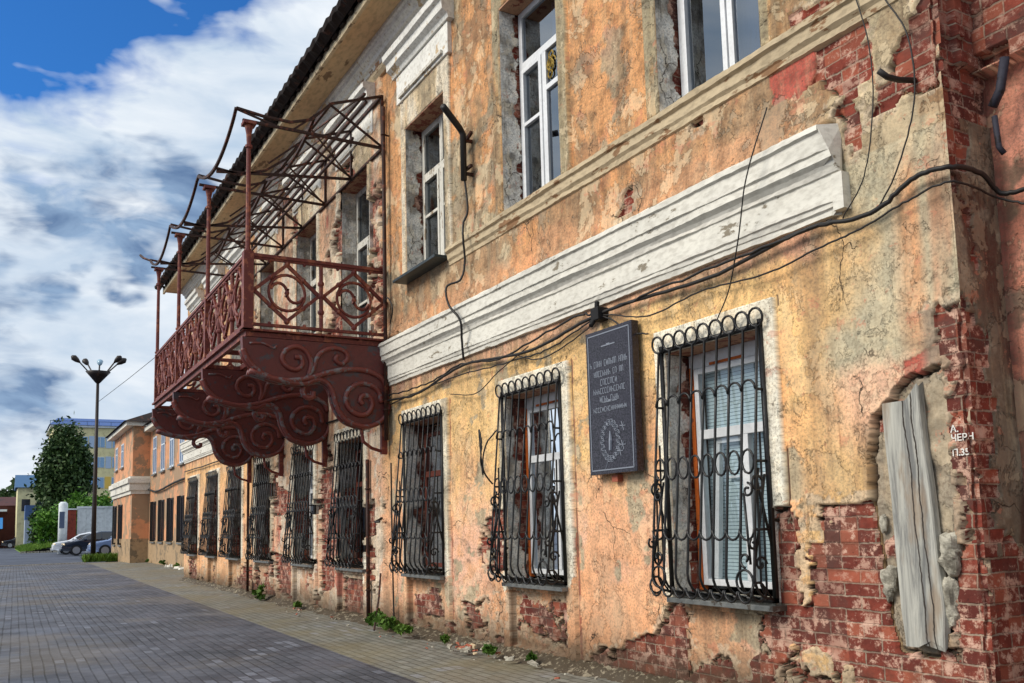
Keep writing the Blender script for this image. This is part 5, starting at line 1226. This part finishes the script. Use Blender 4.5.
for r_ in range(5):
    z = 2.6 + r_*3.9
    for k in range(11):
        y = 11.2 + k*3.0
        f = MB(); frame_rect_ = [(y-.9, y+.9)]
        f.box((-189.99, y-.85, z), (-189.9, y+.85, z+2.1)); w_ = f.build('window', WF, yb_)
        p = MB(); p.box((-189.9, y-.75, z+.1), (-189.86, y-.06, z+2.0)); p.box((-189.9, y+.06, z+.1), (-189.86, y+.75, z+2.0)); p.build('pane', PW, w_)
    pn = MB()
    for k in range(11):
        y = 12.7 + k*3.0; pn.box((-189.99, y-.5, z-.1), (-189.94, y+.5, z+2.2))
    pn.build('wall_panel', YP if r_ in (1, 2) else PP, yb_)
hs = thing('blue_roofed_house', (-140, 5, 0), 'small cream house with blue roof left of the big tree', 'house')
MB().box((-150, 2.6, 0), (-140, 12, 8.3)).build('wall', YW, hs)
MB().add([(-139.6, 2.3, 8.2), (-139.6, 12.3, 8.2), (-145, 12.3, 10.2), (-145, 2.3, 10.2), (-150.4, 2.3, 8.2), (-150.4, 12.3, 8.2)], [(0, 1, 2, 3), (3, 2, 5, 4), (0, 3, 4), (1, 5, 2)]).build('roof', mat('blue_roof', lin((56, 96, 136)), .5), hs)
for y in (3.6, 5.4): MB().box((-139.99, y-.5, 5.0), (-139.9, y+.5, 6.6)).build('window', WD, hs)
sh = thing('blue_shed', (-134, 5, 0), 'low shed with blue upper boards and whitewashed base below the cream house', 'shed')
MB().box((-137, 3.4, 3.7), (-134, 8.5, 5.6)).build('upper_wall', mat('blue_boards', lin((78, 108, 160)), .7), sh); MB().box((-137, 3.42, 0), (-133.98, 8.5, 3.7)).build('base_wall', weathered('whitewash', lin((176, 188, 208)), lin((130, 130, 134)), .4, scale=.8), sh)
br_ = thing('brown_shed', (-150, -2, 0), 'dark red-brown long shed at the left edge of the photo', 'shed')
MB().box((-162, -14, 0), (-152, 2.9, 6.2)).build('wall', weathered('brown_boards', lin((96, 52, 44)), lin((60, 40, 38)), .5, scale=.6), br_)
MB().add([(-151.6, -14.3, 6.1), (-151.6, 3.2, 6.1), (-158, 3.2, 7.6), (-158, -14.3, 7.6), (-162.5, -14.3, 6.1), (-162.5, 3.2, 6.1)], [(0, 1, 2, 3), (3, 2, 5, 4), (0, 3, 4), (1, 5, 2)]).build('roof', weathered('brown_tin', lin((84, 48, 44)), lin((60, 40, 38)), .5, scale=.6), br_)
MB().box((-151.6, -8, 5.2), (-149, 1.5, 5.5)).build('awning', mat('white_awning', lin((214, 222, 230)), .6), br_)
kb_ = thing('blue_stall', (-147, -1, 0), 'low stall under a bright blue tarpaulin at the left edge', 'stall')
MB().box((-148, -4, 0), (-145, .7, 2.4)).build('counter', weathered('stall_boards', lin((78, 60, 50)), lin((120, 90, 50)), .4, scale=1), kb_)
MB().add([(-144.6, -4.3, 2.9), (-144.6, 1.0, 2.7), (-148.4, 1.0, 4.3), (-148.4, -4.3, 4.3)], [(0, 1, 2, 3)]).build('tarpaulin', mat('blue_tarp', lin((36, 120, 190)), .6), kb_)

def tree(name, x, y, zc, rad, h_, m_, n_, leaf, label, cat, seed, tr=.35, group=None):
    t = thing(name, (x, y, 0), label, cat, group); mb = MB(); mb.tube([(x, y, 0), (x+.1, y, h_*.4), (x, y+.1, h_*.8)], [tr, tr*.7, tr*.2], 8)
    r = random.Random(seed)
    for k in range(9):
        a = r.uniform(0, 2*PI); z0 = h_*r.uniform(.25, .65); q = Vector((math.cos(a), math.sin(a), .7))*rad[0]*r.uniform(.4, .8)
        mb.tube([(x, y, z0), tuple(Vector((x, y, z0))+q)], [tr*.35, tr*.08], 5)
    mb.build('trunk', M['bark'], t)
    leafcloud('crown', m_, (x, y, zc), rad, n_, leaf, t, seed, .28 if name == 'large_tree' else 0.); return t
t_ = tree('large_tree', -128, 7.6, 9.3, (3.9, 3.6, 6.4), 15.5, M['leaf'], 20000, .27, 'tall dark green conical tree in front of the yellow block', 'tree', 5, .45)
for k, (x, y, r_, zc, lb) in enumerate(((-112, 8.2, 2.6, 3.2, 'bright green bush in front of the big tree, behind the white fence'), (-108, 5.6, 2.2, 2.8, 'green bush left of the pale pillar'), (-112, 11.3, 2.4, 3.3, 'green bush nearest the yellow block\'s ground floor, above the fence\'s right part'), (-104, 9.4, 2.0, 3.6, 'green bush topping the white fence'), (-122, 5.4, 2.2, 3.0, 'bush at the foot of the big tree\'s left side'))):
    tree('bush', x, y, zc, (r_, r_, r_*1.15), zc, M['bush'] if k != 4 else M['leaf'], 3000, .2, lb, 'bush', 30+k, .1, 'bushes before the big tree')
for k, (x, y, r_, zc) in enumerate(((-210, -6, 6, 8), (-215, 3, 5.5, 9), (-205, -15, 6, 7), (-212, -25, 7, 9), (-208, 9, 6, 7))):
    tree('distant_tree', x, y, zc, (r_, r_, r_), zc, M['leaf'], 1200, .8, ('dark tree beyond the brown shed', 'taller dark tree beyond the brown shed, next to the cream house', 'dark tree far left past the shed roof', 'broad dark tree out at the far left', 'dark tree behind the cream house')[k], 'tree', 50+k, .3, 'trees beyond the sheds')
# grass verge with kerb
def grassmat():
    m_ = mat('grass_ground', lin((84, 116, 36)), .9); g = G(m_); p = g.pos(); g.put(g.b.inputs['Base Color'], g.mix(g.noise(p, 2, 5, .7), lin((58, 90, 26)), lin((116, 142, 50)))); return m_
gv = MB(); vs = []; fs = []
for i in range(21):
    for j in range(13):
        x = -132 + 34*i/20; y0 = 2.3 + .0*i; y = y0 + 4.6*j/12; z = .03 + .55*math.sin(j/12*PI*.5) + random.uniform(0, .12); vs.append((x, y, z if j else -.02))
for i in range(20):
    for j in range(12): a = i*13+j; fs.append((a, a+13, a+14, a+1))
o = gv.add(vs, fs).build('grass_bank', grassmat()); tag(o, kind='structure')
def grass(name, x0, x1, y0, y1, n_, hgt, zf, label):
    r = np.random.default_rng(3); px = r.uniform(x0, x1, n_); py = r.uniform(y0, y1, n_); pz = zf(px, py); hh = hgt*(.5+r.random(n_)); a = r.uniform(0, PI, n_); w2 = hh*.16
    V_ = np.stack([np.stack([px-np.cos(a)*w2, py-np.sin(a)*w2, pz], 1), np.stack([px+np.cos(a)*w2, py+np.sin(a)*w2, pz], 1), np.stack([px+r.normal(size=n_)*hh*.3, py+r.normal(size=n_)*hh*.3, pz+hh], 1)], 1).reshape(-1, 3)
    me = bpy.data.meshes.new(name); me.from_pydata((V_*K).tolist(), [], [(3*i, 3*i+1, 3*i+2) for i in range(n_)]); me.materials.append(M['grass'])
    o = bpy.data.objects.new(name, me); col.objects.link(o); o['kind'] = 'stuff'; tag(o, label, 'grass'); return o
grass('grass', -132, -98, 2.4, 6.9, 7000, .35, lambda x, y: .02 + .55*np.sin((y-2.3)/4.6*PI*.5), 'long grass growing on the bank before the big tree')
grass('grass', -60.6, -58.9, 4.7, 6.9, 1500, .36, lambda x, y: x*0 - .02, 'grass tuft growing round the foot of the street lamp')
kr = MB()
for k in range(9): kr.box((-98.0, 2.2+k*.55, -.04), (-97.6, 2.68+k*.55, .14 + random.uniform(-.02, .02)))
o = kr.build('kerb', M['rubble']); tag(o, kind='structure')
